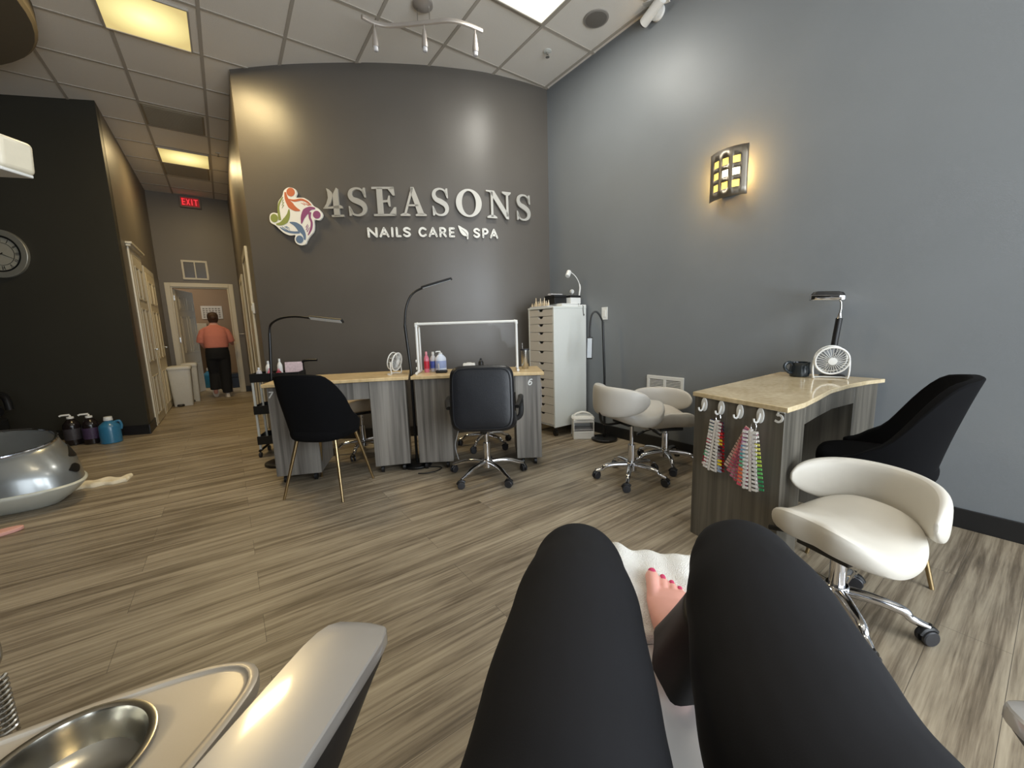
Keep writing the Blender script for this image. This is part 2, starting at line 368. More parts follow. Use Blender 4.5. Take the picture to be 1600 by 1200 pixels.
# street front with three window openings
b = MB(); W3 = [(-1.9, -.3), (-.1, 1.4), (1.6, 2.85)]
b.box(XL, -1.9, FY-.1, FY, 0, HC); b.box(-.3, -.1, FY-.1, FY, 0, HC); b.box(1.4, 1.6, FY-.1, FY, 0, HC); b.box(2.85, XR+.1, FY-.1, FY, 0, HC)
for x0, x1 in W3: b.box(x0, x1, FY-.1, FY, 0, .25); b.box(x0, x1, FY-.1, FY, 2.95, HC)
struct(b.build('wall_front', M['wall_blue']))
for i, (x0, x1) in enumerate(W3):
    b = MB()
    for q in ((x0, x0+.05, .25, 2.95), (x1-.05, x1, .25, 2.95), (x0+.05, x1-.05, .25, .30), (x0+.05, x1-.05, 2.9, 2.95)): b.box(q[0], q[1], FY-.08, FY-.02, q[2], q[3])
    o = struct(b.build('window_%d' % (i+1), M['blackm']))
    MB().box(x0+.05, x1-.05, FY-.055, FY-.045, .30, 2.9).build('pane', M['glass'], o)
# back room shell
b = MB(); b.box(-1.9, 2.0, 11.8, 11.9, 0, 3); struct(b.build('wall_back_room', M['room']))
b = MB(); b.box(-1.9, -1.8, 9.42, 11.8, 0, 3); struct(b.build('wall_back_room_left', M['room']))
b = MB(); b.box(.30, .42, 10.2, 11.8, 0, 3); b.box(1.9, 2.0, 9.42, 11.8, 0, 3); struct(b.build('wall_back_room_right', M['hall']))
struct(MB().box(-1.9, 2.0, 9.42, 11.9, 3, 3.1).build('ceiling_back_room', M['ceil']))
# baseboards
struct(MB().box(XR-.012, XR, FY, 3.47, 0, .105).build('baseboard_right', M['base'], bevel=.003))
bb = MB(); pf = [(p.x, p.y) for p in WC]; fr = [(p.x-.006, p.y-.011) for p in reversed(WC)]
struct(bb.prism(pf+fr, 0, .105).build('baseboard_curved', M['base']))
struct(MB(TW).box(0.0, 5.4, 0, .012*side, 0, .11).build('baseboard_clock', M['base']))
struct(MB().box(-.84, -.828, 6.13, 6.62, 0, .11).build('baseboard_hall_left', M['base']))
struct(MB().box(.214, .30, 9.288, 9.3, 0, .11).build('baseboard_hall_end', M['base']))
# hall-end door: casing, leaf standing open
d1 = MB(); 
for q in ((-.775, -.70, 0, 2.05), (.14, .213, 0, 2.05), (-.70, .14, 1.98, 2.05)): d1.box(q[0], q[1], 9.28, 9.3, q[2], q[3])
for q in ((-.70, -.68, 0, 1.98), (.12, .14, 0, 1.98), (-.68, .12, 1.96, 1.98)): d1.box(q[0], q[1], 9.3, 9.44, q[2], q[3])
door1 = struct(d1.build('door_1', M['trimw'], bevel=.005))
def panel_door(Tm, wd, ht, m, parent, handle=True, name='door_leaf'):
    b = MB(Tm); b.box(0, wd, -.02, .02, .01, ht)
    cols = ((.09*wd/.8, .45*wd), (.55*wd, wd-.09*wd/.8)); rows = ((.12, .62), (.80, 1.48), (1.58, ht-.12))
    for sd in (1, -1):
        for c0, c1 in cols:
            for r0, r1 in rows:
                y0, y1 = sorted((sd*.02, sd*.028)); t = .018
                b.box(c0, c1, y0, y1, r0, r0+t); b.box(c0, c1, y0, y1, r1-t, r1); b.box(c0, c0+t, y0, y1, r0+t, r1-t); b.box(c1-t, c1, y0, y1, r0+t, r1-t)
                y0, y1 = sorted((sd*.02, sd*.026)); b.box(c0+.045, c1-.045, y0, y1, r0+.045, r1-.045)
    leaf = b.build(name, m, parent, bevel=.004)
    if handle:
        h = MB(Tm)
        for sd in (1, -1): h.tube([(wd-.06, sd*.02, .95), (wd-.06, sd*.06, .95)], .012); h.tube([(wd-.06, sd*.06, .95), (wd-.15, sd*.06, .95)], .009)
        h.build('door_handle', M['steel'], parent)
    return leaf
panel_door(Tr(-.67, 9.42, 0, math.radians(74)), .76, 1.95, M['doorw'], door1)
hb = MB()
for z in (.25, 1.0, 1.75): hb.box(-.685, -.665, 9.40, 9.425, z, z+.09)
hb.build('hinge', M['steel'], door1)
# transom above the doorway
t = MB()
for q in ((-.50, -.13, 2.42, 2.45), (-.50, -.13, 2.11, 2.14), (-.50, -.47, 2.14, 2.42), (-.16, -.13, 2.14, 2.42), (-.325, -.305, 2.14, 2.42)): t.box(q[0], q[1], 9.275, 9.3, q[2], q[3])
win4 = struct(t.build('window_4', M['trimw'], bevel=.004)); MB().box(-.47, -.16, 9.29, 9.298, 2.14, 2.42).build('pane', mat('dark glass', (74, 66, 54), .25), win4)
# hall left: panelled door in a casing, then a second doorway with a white leaf
d2 = MB()
for q in ((6.62, 6.69, 0, 2.12), (7.36, 7.43, 0, 2.12), (6.62, 7.43, 2.12, 2.19)): d2.box(-.84, -.82, q[0], q[1], q[2], q[3])
d2.box(-.84, -.795, 6.58, 7.47, 2.19, 2.215); d2.box(-.84, -.78, 6.56, 7.49, 2.215, 2.24)
door2 = struct(d2.build('door_2', M['trimw'], bevel=.004))
panel_door(Tr(-.835, 6.69, 0, PI/2), .67, 2.11, M['doorw'], door2)
d3 = MB()
for q in ((7.56, 7.64, 0, 2.03), (8.42, 8.50, 0, 2.03), (7.56, 8.50, 2.03, 2.10)): d3.box(-.84, -.82, q[0], q[1], q[2], q[3])
door3 = struct(d3.build('door_3', M['trimw'], bevel=.004))
panel_door(Tr(-.835, 7.64, 0, PI/2), .78, 2.02, mat('cream flush door', (222, 210, 180), .4, var=.03), door3)
# hall right: two white door casings seen edge-on, and wall plates
for i, (y0, y1, h) in enumerate(((5.45, 6.3, 2.09), (7.1, 7.95, 1.98))):
    b = MB()
    for q in ((y0, y0+.08, 0, h), (y1-.08, y1, 0, h), (y0+.08, y1-.08, h-.08, h)): b.box(.275, .30, q[0], q[1], q[2], q[3])
    o = struct(b.build('door_%d' % (4+i), M['trimw'], bevel=.004)); MB().box(.285, .299, y0+.08, y1-.08, .005, h-.08).build('door_leaf', M['doorw'], o)
sw = thing('light_switch', 'white light switch plate on the corridor corner, left of the round emblem', 'switch', (.2995, 5.38, 1.40))
MB().box(-.022, 0, -.04, .04, -.06, .06).build('plate', M['white'], sw, bevel=.004); MB().box(-.030, -.022, -.012, .012, -.03, .03).build('rocker', M['white'], sw, bevel=.002)
sw2 = thing('wall_rail', 'thin dark rail on the wall right of the corridor doorway', 'rail', (.255, 9.30, 1.12))
MB().tube([(-.035, -.035, 0), (.04, -.035, 0)], .008).build('bar', M['steel'], sw2); MB().tube([(0, -.035, 0), (0, 0, 0)], .006).build('bracket', M['steel'], sw2)
# disc added under the ceiling in place of a dark rounded blob, top left
b = MB(); b.lathe([(1.30, HC-.14), (1.32, HC-.12), (1.32, HC)], (-2.2, 4.55, 0), 64); struct(b.build('trim_blob_disc', mat('tan blob disc', (104, 94, 76), .8)))

# ------------------------------------------------------------------ lamps of the room
def ceiling_light(x, y, sx, sy, m, power, color, label):
    t = thing('ceiling_light', label, 'ceiling light', (x, y, HC), 0, None)
    f = MB(); a, bq = sx/2, sy/2
    for q in ((-a, a, -bq, -bq+.012), (-a, a, bq-.012, bq), (-a, -a+.012, -bq+.012, bq-.012), (a-.012, a, -bq+.012, bq-.012)): f.box(q[0], q[1], q[2], q[3], -.018, -.001)
    f.build('frame', M['grid'], t)
    MB().box(-a+.012, a-.012, -bq+.012, bq-.012, -.012, -.002).build('diffuser', m, t)
    l = area('lamp', (x, y, HC-.03), (x, y, 0), sx*.85, sy*.85, power, color); l.rotation_euler = (0, 0, 0)
    l.parent = t; l.location = (0, 0, -.03)
    return t
ceiling_light(-.235, 4.41, .55, .56, M['lampwarm'], 34, (1, .76, .38), 'yellow lit square ceiling panel nearest, at the top left of the picture')
ceiling_light(-.19, 7.41, .55, .56, M['lampwarm'], 20, (1, .75, .38), 'yellow lit square ceiling panel down the corridor before the exit sign')
ceiling_light(2.10, 2.47, .56, .60, M['lampwhite'], 24, (1, .97, .88), 'bright white square ceiling panel beside the round speaker')
# further panels of the same grid, out of the frame above the viewer
ceiling_light(-.235, 1.2, .55, .60, M['lampwarm'], 10, (1, .84, .6), 'lit ceiling panel over the viewer, out of the picture')
ceiling_light(2.10, -.73, .56, .60, M['lampwhite'], 14, (1, .97, .9), 'lit ceiling panel behind the viewer, near the street windows')
area('lamp_back_room', (-.7, 10.6, 2.95), (-.7, 10.6, 0), .6, .6, 18, (1, .86, .68))
for y, lb in ((6.20, 'dull grey square return grille in the ceiling between the two yellow panels'), (7.98, 'dull grey square return grille behind the corridor ceiling light')):
    t = thing('ceiling_grille', lb, 'ceiling vent', (-.20, y, HC), 0)
    MB().box(-.27, .27, -.26, .26, -.010, -.001).build('frame', M['vent'], t)
    g = MB()
    for k in range(24): g.box(-.25, .25, -.24+k*.0205, -.24+k*.0205+.008, -.016, -.010)
    g.build('louvre', M['vent'], t)
t = thing('ceiling_speaker', 'round grey speaker grille in the ceiling beside the white light panel', 'speaker', (2.72, 2.49, HC))
MB().lathe([(.10, -.001), (.10, -.008), (.088, -.010)], n=40).build('rim', mat('speaker rim', (150, 144, 136), .6), t); MB().lathe([(.086, -.004), (.086, -.011), (.05, -.014)], n=40).build('grille', mat('speaker mesh', (120, 114, 106), .8, scale=500, bump=.5), t)
t = thing('sprinkler_head', 'small metal sprinkler head in the ceiling near the wall corner', 'sprinkler', (2.64, 3.0, HC))
MB().lathe([(.035, -.001), (.035, -.006), (.015, -.010)]).build('escutcheon', M['whitem'], t); b = MB(); b.tube([(0, 0, -.01), (0, 0, -.03)], .008); b.tube([(-.012, 0, -.03), (-.012, 0, -.05)], .003); b.tube([(.012, 0, -.03), (.012, 0, -.05)], .003); b.lathe([(.018, -.052), (.018, -.05)]); b.build('nozzle', M['steel'], t)
t = thing('sprinkler_head', 'tiny sprinkler head on the corridor ceiling right of the far yellow panel', 'sprinkler', (.19, 7.0, HC))
MB().lathe([(.035, -.001), (.035, -.006), (.015, -.010)]).build('escutcheon', M['whitem'], t); MB().lathe([(.008, -.01), (.008, -.04), (.016, -.042)]).build('nozzle', M['steel'], t)

# wavy track light
t = thing('track_light', 'wavy silver track light hanging under the ceiling above the sign', 'track light', (1.49, 3.11, HC))
M['nickel'] = mat('satin nickel', (176, 168, 160), .35, .5, var=.03)
MB().lathe([(.075, -.001), (.075, -.02), (.03, -.045), (.004, -.047)]).build('canopy', M['nickel'], t)
ax = Vector((.911, -.411, 0)).normalized(); pr = Vector((-ax.y, ax.x, 0))
def tp(u, wv): return (ax*u+pr*wv)+Vector((0, 0, -.14))
tr_pts = catmull([tp(-.45, .0), tp(-.38, .045), tp(-.28, .065), tp(-.12, .03), tp(.05, -.02), tp(.20, -.06), tp(.32, -.04), tp(.45, .01)], 6)
MB().tube(tr_pts, .014, 8, flat=1.3).build('track', M['nickel'], t)
for u, wv in ((-.045, .008), (.045, -.018)):
    p = tp(u, wv); MB().tube([(p.x, p.y, -.02), p], .003, 6).build('rod', M['steel'], t)
for u, wv in ((-.37, .045), (.0, -.005), (.39, -.015)):
    p = tp(u, wv)
    h = MB(); h.tube([p, p-Vector((0, 0, .05))], .005, 8); q = p-Vector((0, 0, .045)); dr = Vector((.05, .12, -1)).normalized()
    h.tube([q, q+dr*.03, q+dr*.09, q+dr*.115], [.010, .016, .024, .024], 14); sh = h.build('spotlight', M['nickel'], t)
    MB().tube([q+dr*.113, q+dr*.14, q+dr*.145], [.020, .018, .012], 14).build('bulb', M['clearp'], sh)

# security camera at the top of the right wall
t = thing('security_camera', 'white bullet security camera at the top of the right wall', 'camera', (XR, 2.12, 3.50))
MB().lathe([(.055, 0), (.055, -.02), (.03, -.03)], axis='x').build('mount', M['white'], t)
MB().tube([(-.02, 0, 0), (-.07, .02, .02)], .016).build('arm', M['white'], t)
MB().tube([(-.05, .10, -.03), (-.09, -.09, .015)], .038, 20).build('housing', M['white'], t); MB().tube([(-.049, .105, -.031), (-.0475, .112, -.033)], .030, 20).build('lens', M['blackp'], t)
MB(Tr(-.06, .0, .045, 0.2, .22)).box(-.045, .045, -.11, .12, 0, .006).build('sun_shield', M['white'], t, bevel=.002)

# wall sconce
t = thing('wall_sconce', 'lit square wall sconce with curved metal grid face on the right wall', 'wall lamp', (XR, 1.50, 2.12))
MB().box(-.03, 0, -.06, .06, -.14, .10).build('back_plate', M['steel'], t, bevel=.004)
def arcx(y): return -.045-.05*(1-(y/.13)**2)
Hs, Ws = .16, .13
b = MB(); ycuts = [-.13, -.090, -.048, -.021, .021, .048, .090, .13]; zc = [-.16, -.105, -.05, -.025, .030, .055, .105, .16]
zc = [-.16, -.104, -.058, -.026, .020, .052, .098, .16]
hole = lambda i, j: i in (1, 3, 5) and j in (1, 3, 5)
for i in range(7):
    for j in range(7):
        if hole(i, j): continue
        ya, yb = ycuts[i], ycuts[i+1]; n = 3
        for k in range(n):
            y0, y1 = ya+(yb-ya)*k/n, ya+(yb-ya)*(k+1)/n
            v = [b.v(p) for p in ((arcx(y0), y0, zc[j]), (arcx(y1), y1, zc[j]), (arcx(y1), y1, zc[j+1]), (arcx(y0), y0, zc[j+1]))]; b.f(v)
fo = b.build('grid_face', mat('brushed sconce metal', (150, 142, 130), .42, 1, var=.08, scale=40, stretch=(1, 1, .05)), t, smooth=.25); sm = fo.modifiers.new('s', 'SOLIDIFY'); sm.thickness = .003
for i in (1, 3, 5):
    for j in (1, 3, 5):
        ya, yb = ycuts[i]-.002, ycuts[i+1]+.002; b = MB(); rs = []
        for k in range(4):
            y = ya+(yb-ya)*k/3; x = arcx(y)+.006; rs.append([(x, y, zc[j]-.002), (x, y, zc[j+1]+.002), (x+.003, y, zc[j+1]+.002), (x+.003, y, zc[j]-.002)])
        b.rings(rs).build('glass_square', M['sconce_hot'] if (i, j) in ((3, 3), (1, 3)) else M['sconce_glow'], t)
l = bpy.data.lights.new('bulb', 'POINT'); l.energy = 11; l.color = (1, .64, .24); l.shadow_soft_size = .02
lo = bpy.data.objects.new('bulb', l); COL.objects.link(lo); lo.parent = t; lo.location = (-.055, 0, 0)

# exit sign
t = thing('exit_sign', 'red lit EXIT sign on the wall above the corridor doorway', 'exit sign', (-.25, 9.3, 3.44))
MB().box(-.15, .15, -.05, 0, -.095, .095).build('housing', mat('grey sign housing', (120, 104, 92), .5), t, bevel=.006); MB().box(-.125, .125, -.0515, -.05, -.07, .07).build('face', M['exitb'], t)
b = MB()
def bx(x0, x1, z0, z1): b.box(x0, x1, -.054, -.05, z0, z1)
x = -.11; bx(x, x+.012, -.05, .05)
for z in (-.05, -.006, .038): bx(x, x+.042, z, z+.012)
for s_ in (1, -1): b.rings([[(-.055+.0, -.054, -.05*s_), (-.042, -.054, -.05*s_), (-.042, -.05, -.05*s_), (-.055, -.05, -.05*s_)], [(-.013, -.054, .05*s_), (0, -.054, .05*s_), (0, -.05, .05*s_), (-.013, -.05, .05*s_)]])
bx(.018, .032, -.05, .05); bx(.05, .11, .038, .05); bx(.073, .087, -.05, .04)
b.build('lettering', M['exit'], t)

# clock
def clock():
    pos = TW @ Vector((.86, side*.0, 2.02)); p0 = TW @ Vector((0, 0, 0))
    # local frame: x right (seen from the room), y up, z out
    c = Vector((-1.80, 6.575, 2.02)); s_ = (c-cw_a).dot(cw_d); c = cw_a+cw_d*s_; c.z = 2.02
    t = thing('wall_clock', 'round clock with silver rim and Roman numerals on the dark wall', 'clock', c)
    X = -cw_d; Z = Vector((X.y, -X.x, 0)); T = Matrix(((X.x, 0, Z.x, 0), (X.y, 0, Z.y, 0), (0, 1, 0, 0), (0, 0, 0, 1)))
    def ring(r0, r1, z0, z1): 
        b = MB(T); rs = []
        for r, z in ((r0, z0), (r1, z0), (r1, z1), (r0, z1)): rs.append([(r*math.cos(2*PI*k/48), r*math.sin(2*PI*k/48), z) for k in range(48)])
        return b.rings(rs, cap=False, closed=True)
    ring(.185, .245, .0, .035).build('rim', mat('pewter rim', (150, 148, 138), .35, .5), t, bevel=.006)
    ring(.170, .186, .0, .030).build('inner_rim', M['blackm'], t)
    MB(T).lathe([(.172, .002), (.172, .012)], n=40).build('dial', mat('clock face', (150, 146, 132), .6), t)
    ring(.112, .116, .012, .014).build('minute_ring', M['blackm'], t)
    for k, nm_ in enumerate(('III', 'II', 'I', 'XII', 'XI', 'X', 'IX', 'VIII', 'VII', 'VI', 'V', 'IV')):
        b = MB(T); a = k*PI/6; ca, sa = math.cos(a), math.sin(a)
        def seg(u0, v0, u1, v1, w_):      # v radial, u tangential
            p, q = Vector((u0, v0, 0)), Vector((u1, v1, 0)); d = (q-p).normalized(); nn = Vector((-d.y, d.x, 0))*w_/2
            f_ = lambda P: (ca*P.y+sa*P.x, sa*P.y-ca*P.x)
            b.prism([f_(z) for z in (p-nn, q-nn, q+nn, p+nn)], .012, .0145)
        wdt = {'I': .009, 'V': .022, 'X': .020}; tot = sum(wdt[c_] for c_ in nm_); u = -tot/2
        for c_ in nm_:
            w_ = wdt[c_]; m_ = u+w_/2
            if c_ == 'I': seg(m_, .122, m_, .162, .004)
            elif c_ == 'V': seg(u+.002, .162, m_, .122, .004); seg(u+w_-.002, .162, m_, .122, .002)
            else: seg(u+.002, .162, u+w_-.002, .122, .004); seg(u+w_-.002, .162, u+.002, .122, .002)
            u += w_
        b.build('numeral', M['blackm'], t)
    for nm_, a, ln, w_ in (('hour_hand', -150, .07, .010), ('minute_hand', -25, .12, .007)):
        a = math.radians(a); d = Vector((math.cos(a), math.sin(a), 0)); nn = Vector((-d.y, d.x, 0))*w_/2
        MB(T).prism([tuple(v)[:2] for v in (-d*.02-nn, d*ln-nn*.3, d*ln+nn*.3, -d*.02+nn)], .016, .018).build(nm_, M['blackm'], t)
clock()
# ------------------------------------------------------------------ sign on the curved wall
LET_SPANS = [('4', .91, 1.07), ('S', 1.10, 1.27), ('E', 1.30, 1.49), ('A', 1.52, 1.74), ('S', 1.78, 1.95), ('O', 2.00, 2.24), ('N', 2.28, 2.54), ('S', 2.59, 2.78)]
def serif(ch, b, w, h, d):
    """one capital as overlapping flat solids, width w, height h, thickness d"""
    P = lambda *a: b.prism([(x*w, y*h) for x, y in a], 0, d)
    Rb = lambda pts, wd, n=6: b.ribbon([(x*w, y*h) for x, y in pts], [q*w for q in wd], 0, d, n)
    if ch == 'S':
        Rb([(.84, .74), (.70, .91), (.47, .96), (.24, .89), (.17, .74), (.27, .60), (.50, .52), (.74, .41), (.82, .25), (.72, .10), (.49, .04), (.26, .09), (.12, .26)],
           [.05, .09, .09, .15, .2, .23, .26, .25, .2, .15, .09, .09, .05])
        P((.80, .98), (.88, .98), (.90, .64), (.84, .64), (.72, .86)); P((.08, .02), (.16, .02), (.26, .14), (.12, .36), (.07, .36))
    if ch == 'E':
        P((.20, .03), (.45, .03), (.45, .97), (.20, .97)); P((.0, .93), (.94, .93), (.94, 1), (.0, 1)); P((.94, 1), (.97, .70), (.89, .70), (.68, .93))
        P((.45, .46), (.64, .48), (.70, .32), (.76, .32), (.76, .70), (.70, .70), (.64, .55), (.45, .54)); P((.03, 0), (.98, 0), (.98, .07), (.03, .07)); P((.98, .0), (1, .30), (.91, .30), (.70, .07))
    if ch == 'A':
        P((.13, .04), (.22, .04), (.55, .98), (.46, .98)); P((.44, 1), (.56, 1), (.92, .04), (.68, .04), (.42, .86)); P((.28, .34), (.70, .34), (.70, .40), (.28, .40))
        P((0, 0), (.38, 0), (.38, .05), (.24, .10), (.12, .10), (0, .05)); P((.58, 0), (1, 0), (1, .05), (.90, .10), (.70, .10), (.58, .05))
    if ch == 'O':
        n = 40; rs = []
        for k in range(n):
            c, s_ = math.cos(2*PI*k/n), math.sin(2*PI*k/n)
            o_, i_ = ((.5+.5*c)*w, (.5+.5*s_)*h), ((.5+.27*c)*w, (.5+.43*s_)*h)
            rs.append([(i_[0], i_[1], 0), (o_[0], o_[1], 0), (o_[0], o_[1], d), (i_[0], i_[1], d)])
        b.rings(rs, cap=False, closed=True)
    if ch == 'N':
        P((.18, .04), (.27, .04), (.27, .96), (.18, .96)); P((0, 1), (.32, 1), (.90, .16), (.90, 0), (.80, 0), (.14, .94), (0, .95)); P((.80, .1), (.89, .1), (.89, .96), (.80, .96))
        P((.02, 0), (.42, 0), (.42, .05), (.30, .12), (.16, .12), (.02, .05)); P((.64, 1), (1, 1), (1, .95), (.92, .88), (.77, .88), (.64, .95))
    if ch == '4':
        P((.52, .02), (.80, .02), (.80, .96), (.72, 1), (.52, .76)); P((.40, 0), (1, 0), (1, .07), (.40, .07)); P((.02, .29), (.96, .29), (.96, .36), (.86, .40), (.02, .33))
        P((.24, .99), (.38, .94), (.52, .82), (.50, .66), (.40, .48), (.24, .35), (.02, .30), (.18, .46), (.29, .66), (.28, .85))
    return b
sg = thing('shop_sign_lettering', 'large brushed metal letters reading 4SEASONS on the curved wall', 'sign', wall_at(1.85)[0]+Vector((0, 0, 2.21)))
inv = Matrix.Translation(-sg.location)
for ch, xa, xb in LET_SPANS:
    p0, p1 = wall_at(xa)[0], wall_at(xb)[0]; wd = (p1-p0).length
    xm = (xa+xb)/2; T = wall_T(xm, 2.205, .012); off = Matrix.Translation((-wd/2, 0, 0))
    b = serif(ch, MB(inv @ T @ off), wd, .265, .022)
    o = b.build('letter', M['letter'], sg, smooth=0); tag_ = ch
def sans(ch, b, w, h, d):
    t_ = .0195
    R_ = lambda pts, n=5: b.ribbon([(x*(w-t_)+t_/2, y*(h-t_)+t_/2) for x, y in pts], t_, 0, d, n, True)
    L = lambda *a: [R_([a[i], a[i+1]], 1) for i in range(len(a)-1)]
    if ch == 'N': L((0, 0), (0, 1), (1, 0), (1, 1))
    if ch == 'A': L((0, 0), (.5, 1), (1, 0)); L((.22, .3), (.78, .3))
    if ch == 'I': L((.5, 0), (.5, 1))
    if ch == 'L': L((0, 1), (0, 0), (1, 0))
    if ch == 'S': R_([(1, .85), (.6, 1), (.15, .92), (.05, .72), (.4, .54), (.8, .42), (1, .22), (.75, .03), (.35, 0), (0, .16)])
    if ch == 'C': R_([(1, .84), (.6, 1), (.2, .88), (0, .5), (.2, .12), (.6, 0), (1, .16)])
    if ch == 'R': L((0, 0), (0, 1)); R_([(0, 1), (.6, 1), (.95, .75), (.6, .48), (0, .48)]); L((.5, .48), (1, 0))
    if ch == 'E': L((1, 1), (0, 1), (0, 0), (1, 0)); L((0, .5), (.85, .5))
    if ch == 'P': L((0, 0), (0, 1)); R_([(0, 1), (.6, 1), (.98, .74), (.6, .46), (0, .46)])
    return b
sg2 = thing('shop_sign_lettering', 'small white rounded letters reading NAILS CARE SPA with a leaf below the big letters', 'sign', wall_at(1.85)[0]+Vector((0, 0, 2.01)))
inv = Matrix.Translation(-sg2.location)
for ch, xa, xb in (('N', 1.24, 1.32), ('A', 1.335, 1.415), ('I', 1.427, 1.455), ('L', 1.47, 1.515), ('S', 1.53, 1.595), ('C', 1.66, 1.73), ('A', 1.745, 1.825), ('R', 1.84, 1.905), ('E', 1.925, 1.98), ('S', 2.15, 2.215), ('P', 2.235, 2.30), ('A', 2.31, 2.395)):
    p0, p1 = wall_at(xa)[0], wall_at(xb)[0]; wd = (p1-p0).length
    T = wall_T((xa+xb)/2, 2.01, .006) @ Matrix.Translation((-wd/2, 0, 0))
    sans(ch, MB(inv @ T), wd, .095, .016).build('letter', M['letterw'], sg2, smooth=0)
T = wall_T(2.07, 2.00, .006)
b = MB(inv @ T); lf = [(-.062, .125), (-.02, .105), (.02, .082), (.038, .055), (.036, .03), (.034, .0), (.022, -.005), (.018, .022), (-.01, .028), (-.035, .05), (-.05, .08)]
b.prism([(p.x, p.y) for p in catmull([(x, y, 0) for x, y in lf], 4, True)], 0, .016); lf_o = b.build('leaf', M['letterw'], sg2, smooth=0)
b = MB(inv @ T); b.ribbon([(-.03, .09), (.0, .065), (.02, .04), (.028, .01)], [.002, .004, .004, .003], .016, .0175, 4); b.build('leaf_vein', M['wall_char'], lf_o, smooth=0)

# round emblem of four swirling figures; drawn in 90 x 120 units of the sign, centre (43, 60)
em = thing('wall_emblem', 'round emblem of four coloured swirling figures on a white backing', 'emblem', wall_at(.69)[0]+Vector((0, 0, 2.22)))
T = Matrix.Translation(-em.location) @ wall_T(.69, 2.22, .01)
kx, ky = .0068, .0060
def E_(p): return ((p[0]-43)*kx, -(p[1]-60)*ky)
outline = [(40, 15.5), (46, 18), (48.5, 24), (46, 30.5), (52, 31.5), (59, 32.5), (66, 38), (71, 45), (77, 49), (82, 56), (82, 62), (77, 67), (70, 66), (69, 75), (67, 84), (60, 92), (56, 98), (53, 103), (46, 104), (40, 100), (38.5, 94), (40, 88), (32, 88), (24, 84), (18, 78), (13, 72), (6, 67), (5, 60), (7, 54), (12, 52), (18, 53), (18.5, 44), (21, 35), (27, 28), (30, 20), (35, 16)]
b = MB(T); b.prism([(p.x, p.y) for p in catmull([E_(p)+(0,) for p in outline], 4, True)], 0, .02); b.build('backing', M['letterw'], em, smooth=0)
figs = [('orange', (196, 112, 78), (40, 22.5), (6, 6.5), [(32, 22), (33, 32), (38, 42), (44, 48), (51, 51)], [2, 5, 9, 6, 1], [(36, 33), (44, 35.5), (54, 34.5), (62, 38), (68, 44)], [1, 3, 3, 2.5, 1], [((53, 39), (59, 43)), ((56, 39), (64, 44)), ((61, 40), (66, 44))]),
        ('green', (142, 150, 84), (12, 60.5), (5.5, 6.5), [(14, 70), (21, 69.5), (28, 65), (33, 57), (35, 48)], [2, 5, 8, 5, 1], [(20, 64), (19.5, 54), (20, 44), (23, 36), (28, 29)], [4, 3.5, 2.5, 2.5, 1], [((25, 46), (28, 41)), ((25, 42), (28.5, 37)), ((26, 38), (28, 33))]),
        ('plum', (146, 84, 122), (74.5, 58.5), (5.5, 6), [(73, 49), (66, 48.5), (59, 53), (54, 61), (51, 71)], [2, 5, 9, 6, 1], [(65, 54), (64, 62), (66, 70), (64, 80), (59, 89)], [4, 3, 3, 3, 1], [((61, 74), (57, 81)), ((62, 77), (58, 84)), ((60, 72), (57, 77))]),
        ('blue', (104, 124, 150), (46, 95), (5.5, 6), [(53.5, 96), (53, 87), (48, 78), (42, 71.5), (34, 68)], [2, 5, 9, 6, 1], [(47, 84), (40, 84), (32, 82.5), (25, 79.5), (19, 75)], [3, 3, 3, 2.5, 1], [((33, 80), (26, 74)), ((30, 80), (22, 74.5)), ((33, 77), (28, 74))])]
for nm_, c_, (hx, hy), (rx, ry), p1, w1, p2, w2, fg in figs:
    mm = mat('emblem '+nm_, c_, .35)
    b = MB(T); b.prism([E_((hx+rx*math.cos(2*PI*k/24), hy+ry*math.sin(2*PI*k/24))) for k in range(24)], .020, .0225)
    b.ribbon([E_(p) for p in p1], [v*kx for v in w1], .020, .0222, 6); b.ribbon([E_(p) for p in p2], [v*kx for v in w2], .020, .0220, 6)
    for a_, c2 in fg: b.ribbon([E_(a_), E_(c2)], [.4*kx, 1.1*kx], .020, .0218, 2)
    b.build('figure', mm, em, smooth=0)

# ------------------------------------------------------------------ desks
def caster_small(parent, x, y, r=.028):
    b = MB(); b.lathe([(r*.6, -.012), (r, -.010), (r, .010), (r*.6, .012)], (x, y, r), 18, 'x'); b.tube([(x, y, r), (x, y, .06)], .008); b.build('caster', M['blackp'], parent)
def italic_digit(ch, b, h):
    w = .62*h; sk = lambda x, y: (x*w+y*h*.18, y*h)
    t_ = .17*h
    if ch == '5': b.ribbon([sk(1, .93), sk(.22, .93)], t_*.85, 0, .003, 1); b.ribbon([sk(.22, .98), sk(.12, .55)], t_*.85, 0, .003, 1); b.ribbon([sk(.12, .58), sk(.55, .62), sk(.86, .42), sk(.80, .16), (sk(.45, .04)), sk(.0, .12)], t_*1.05, 0, .003, 5)
    if ch == '6': b.ribbon([sk(.98, .90), sk(.6, .97), sk(.2, .75), sk(.04, .35), sk(.3, .05), sk(.75, .1), sk(.92, .38), sk(.6, .58), sk(.12, .42)], t_, 0, .003, 6)
    if ch == '7': b.ribbon([sk(0, .92), sk(1, .92)], t_*.9, 0, .003, 1); b.ribbon([sk(.95, .95), sk(.2, 0)], t_, 0, .003, 1)
    return b
def frontplane(x, z, y=-.0): return Matrix(((1, 0, 0, x), (0, 0, -1, y), (0, 1, 0, z), (0, 0, 0, 1)))
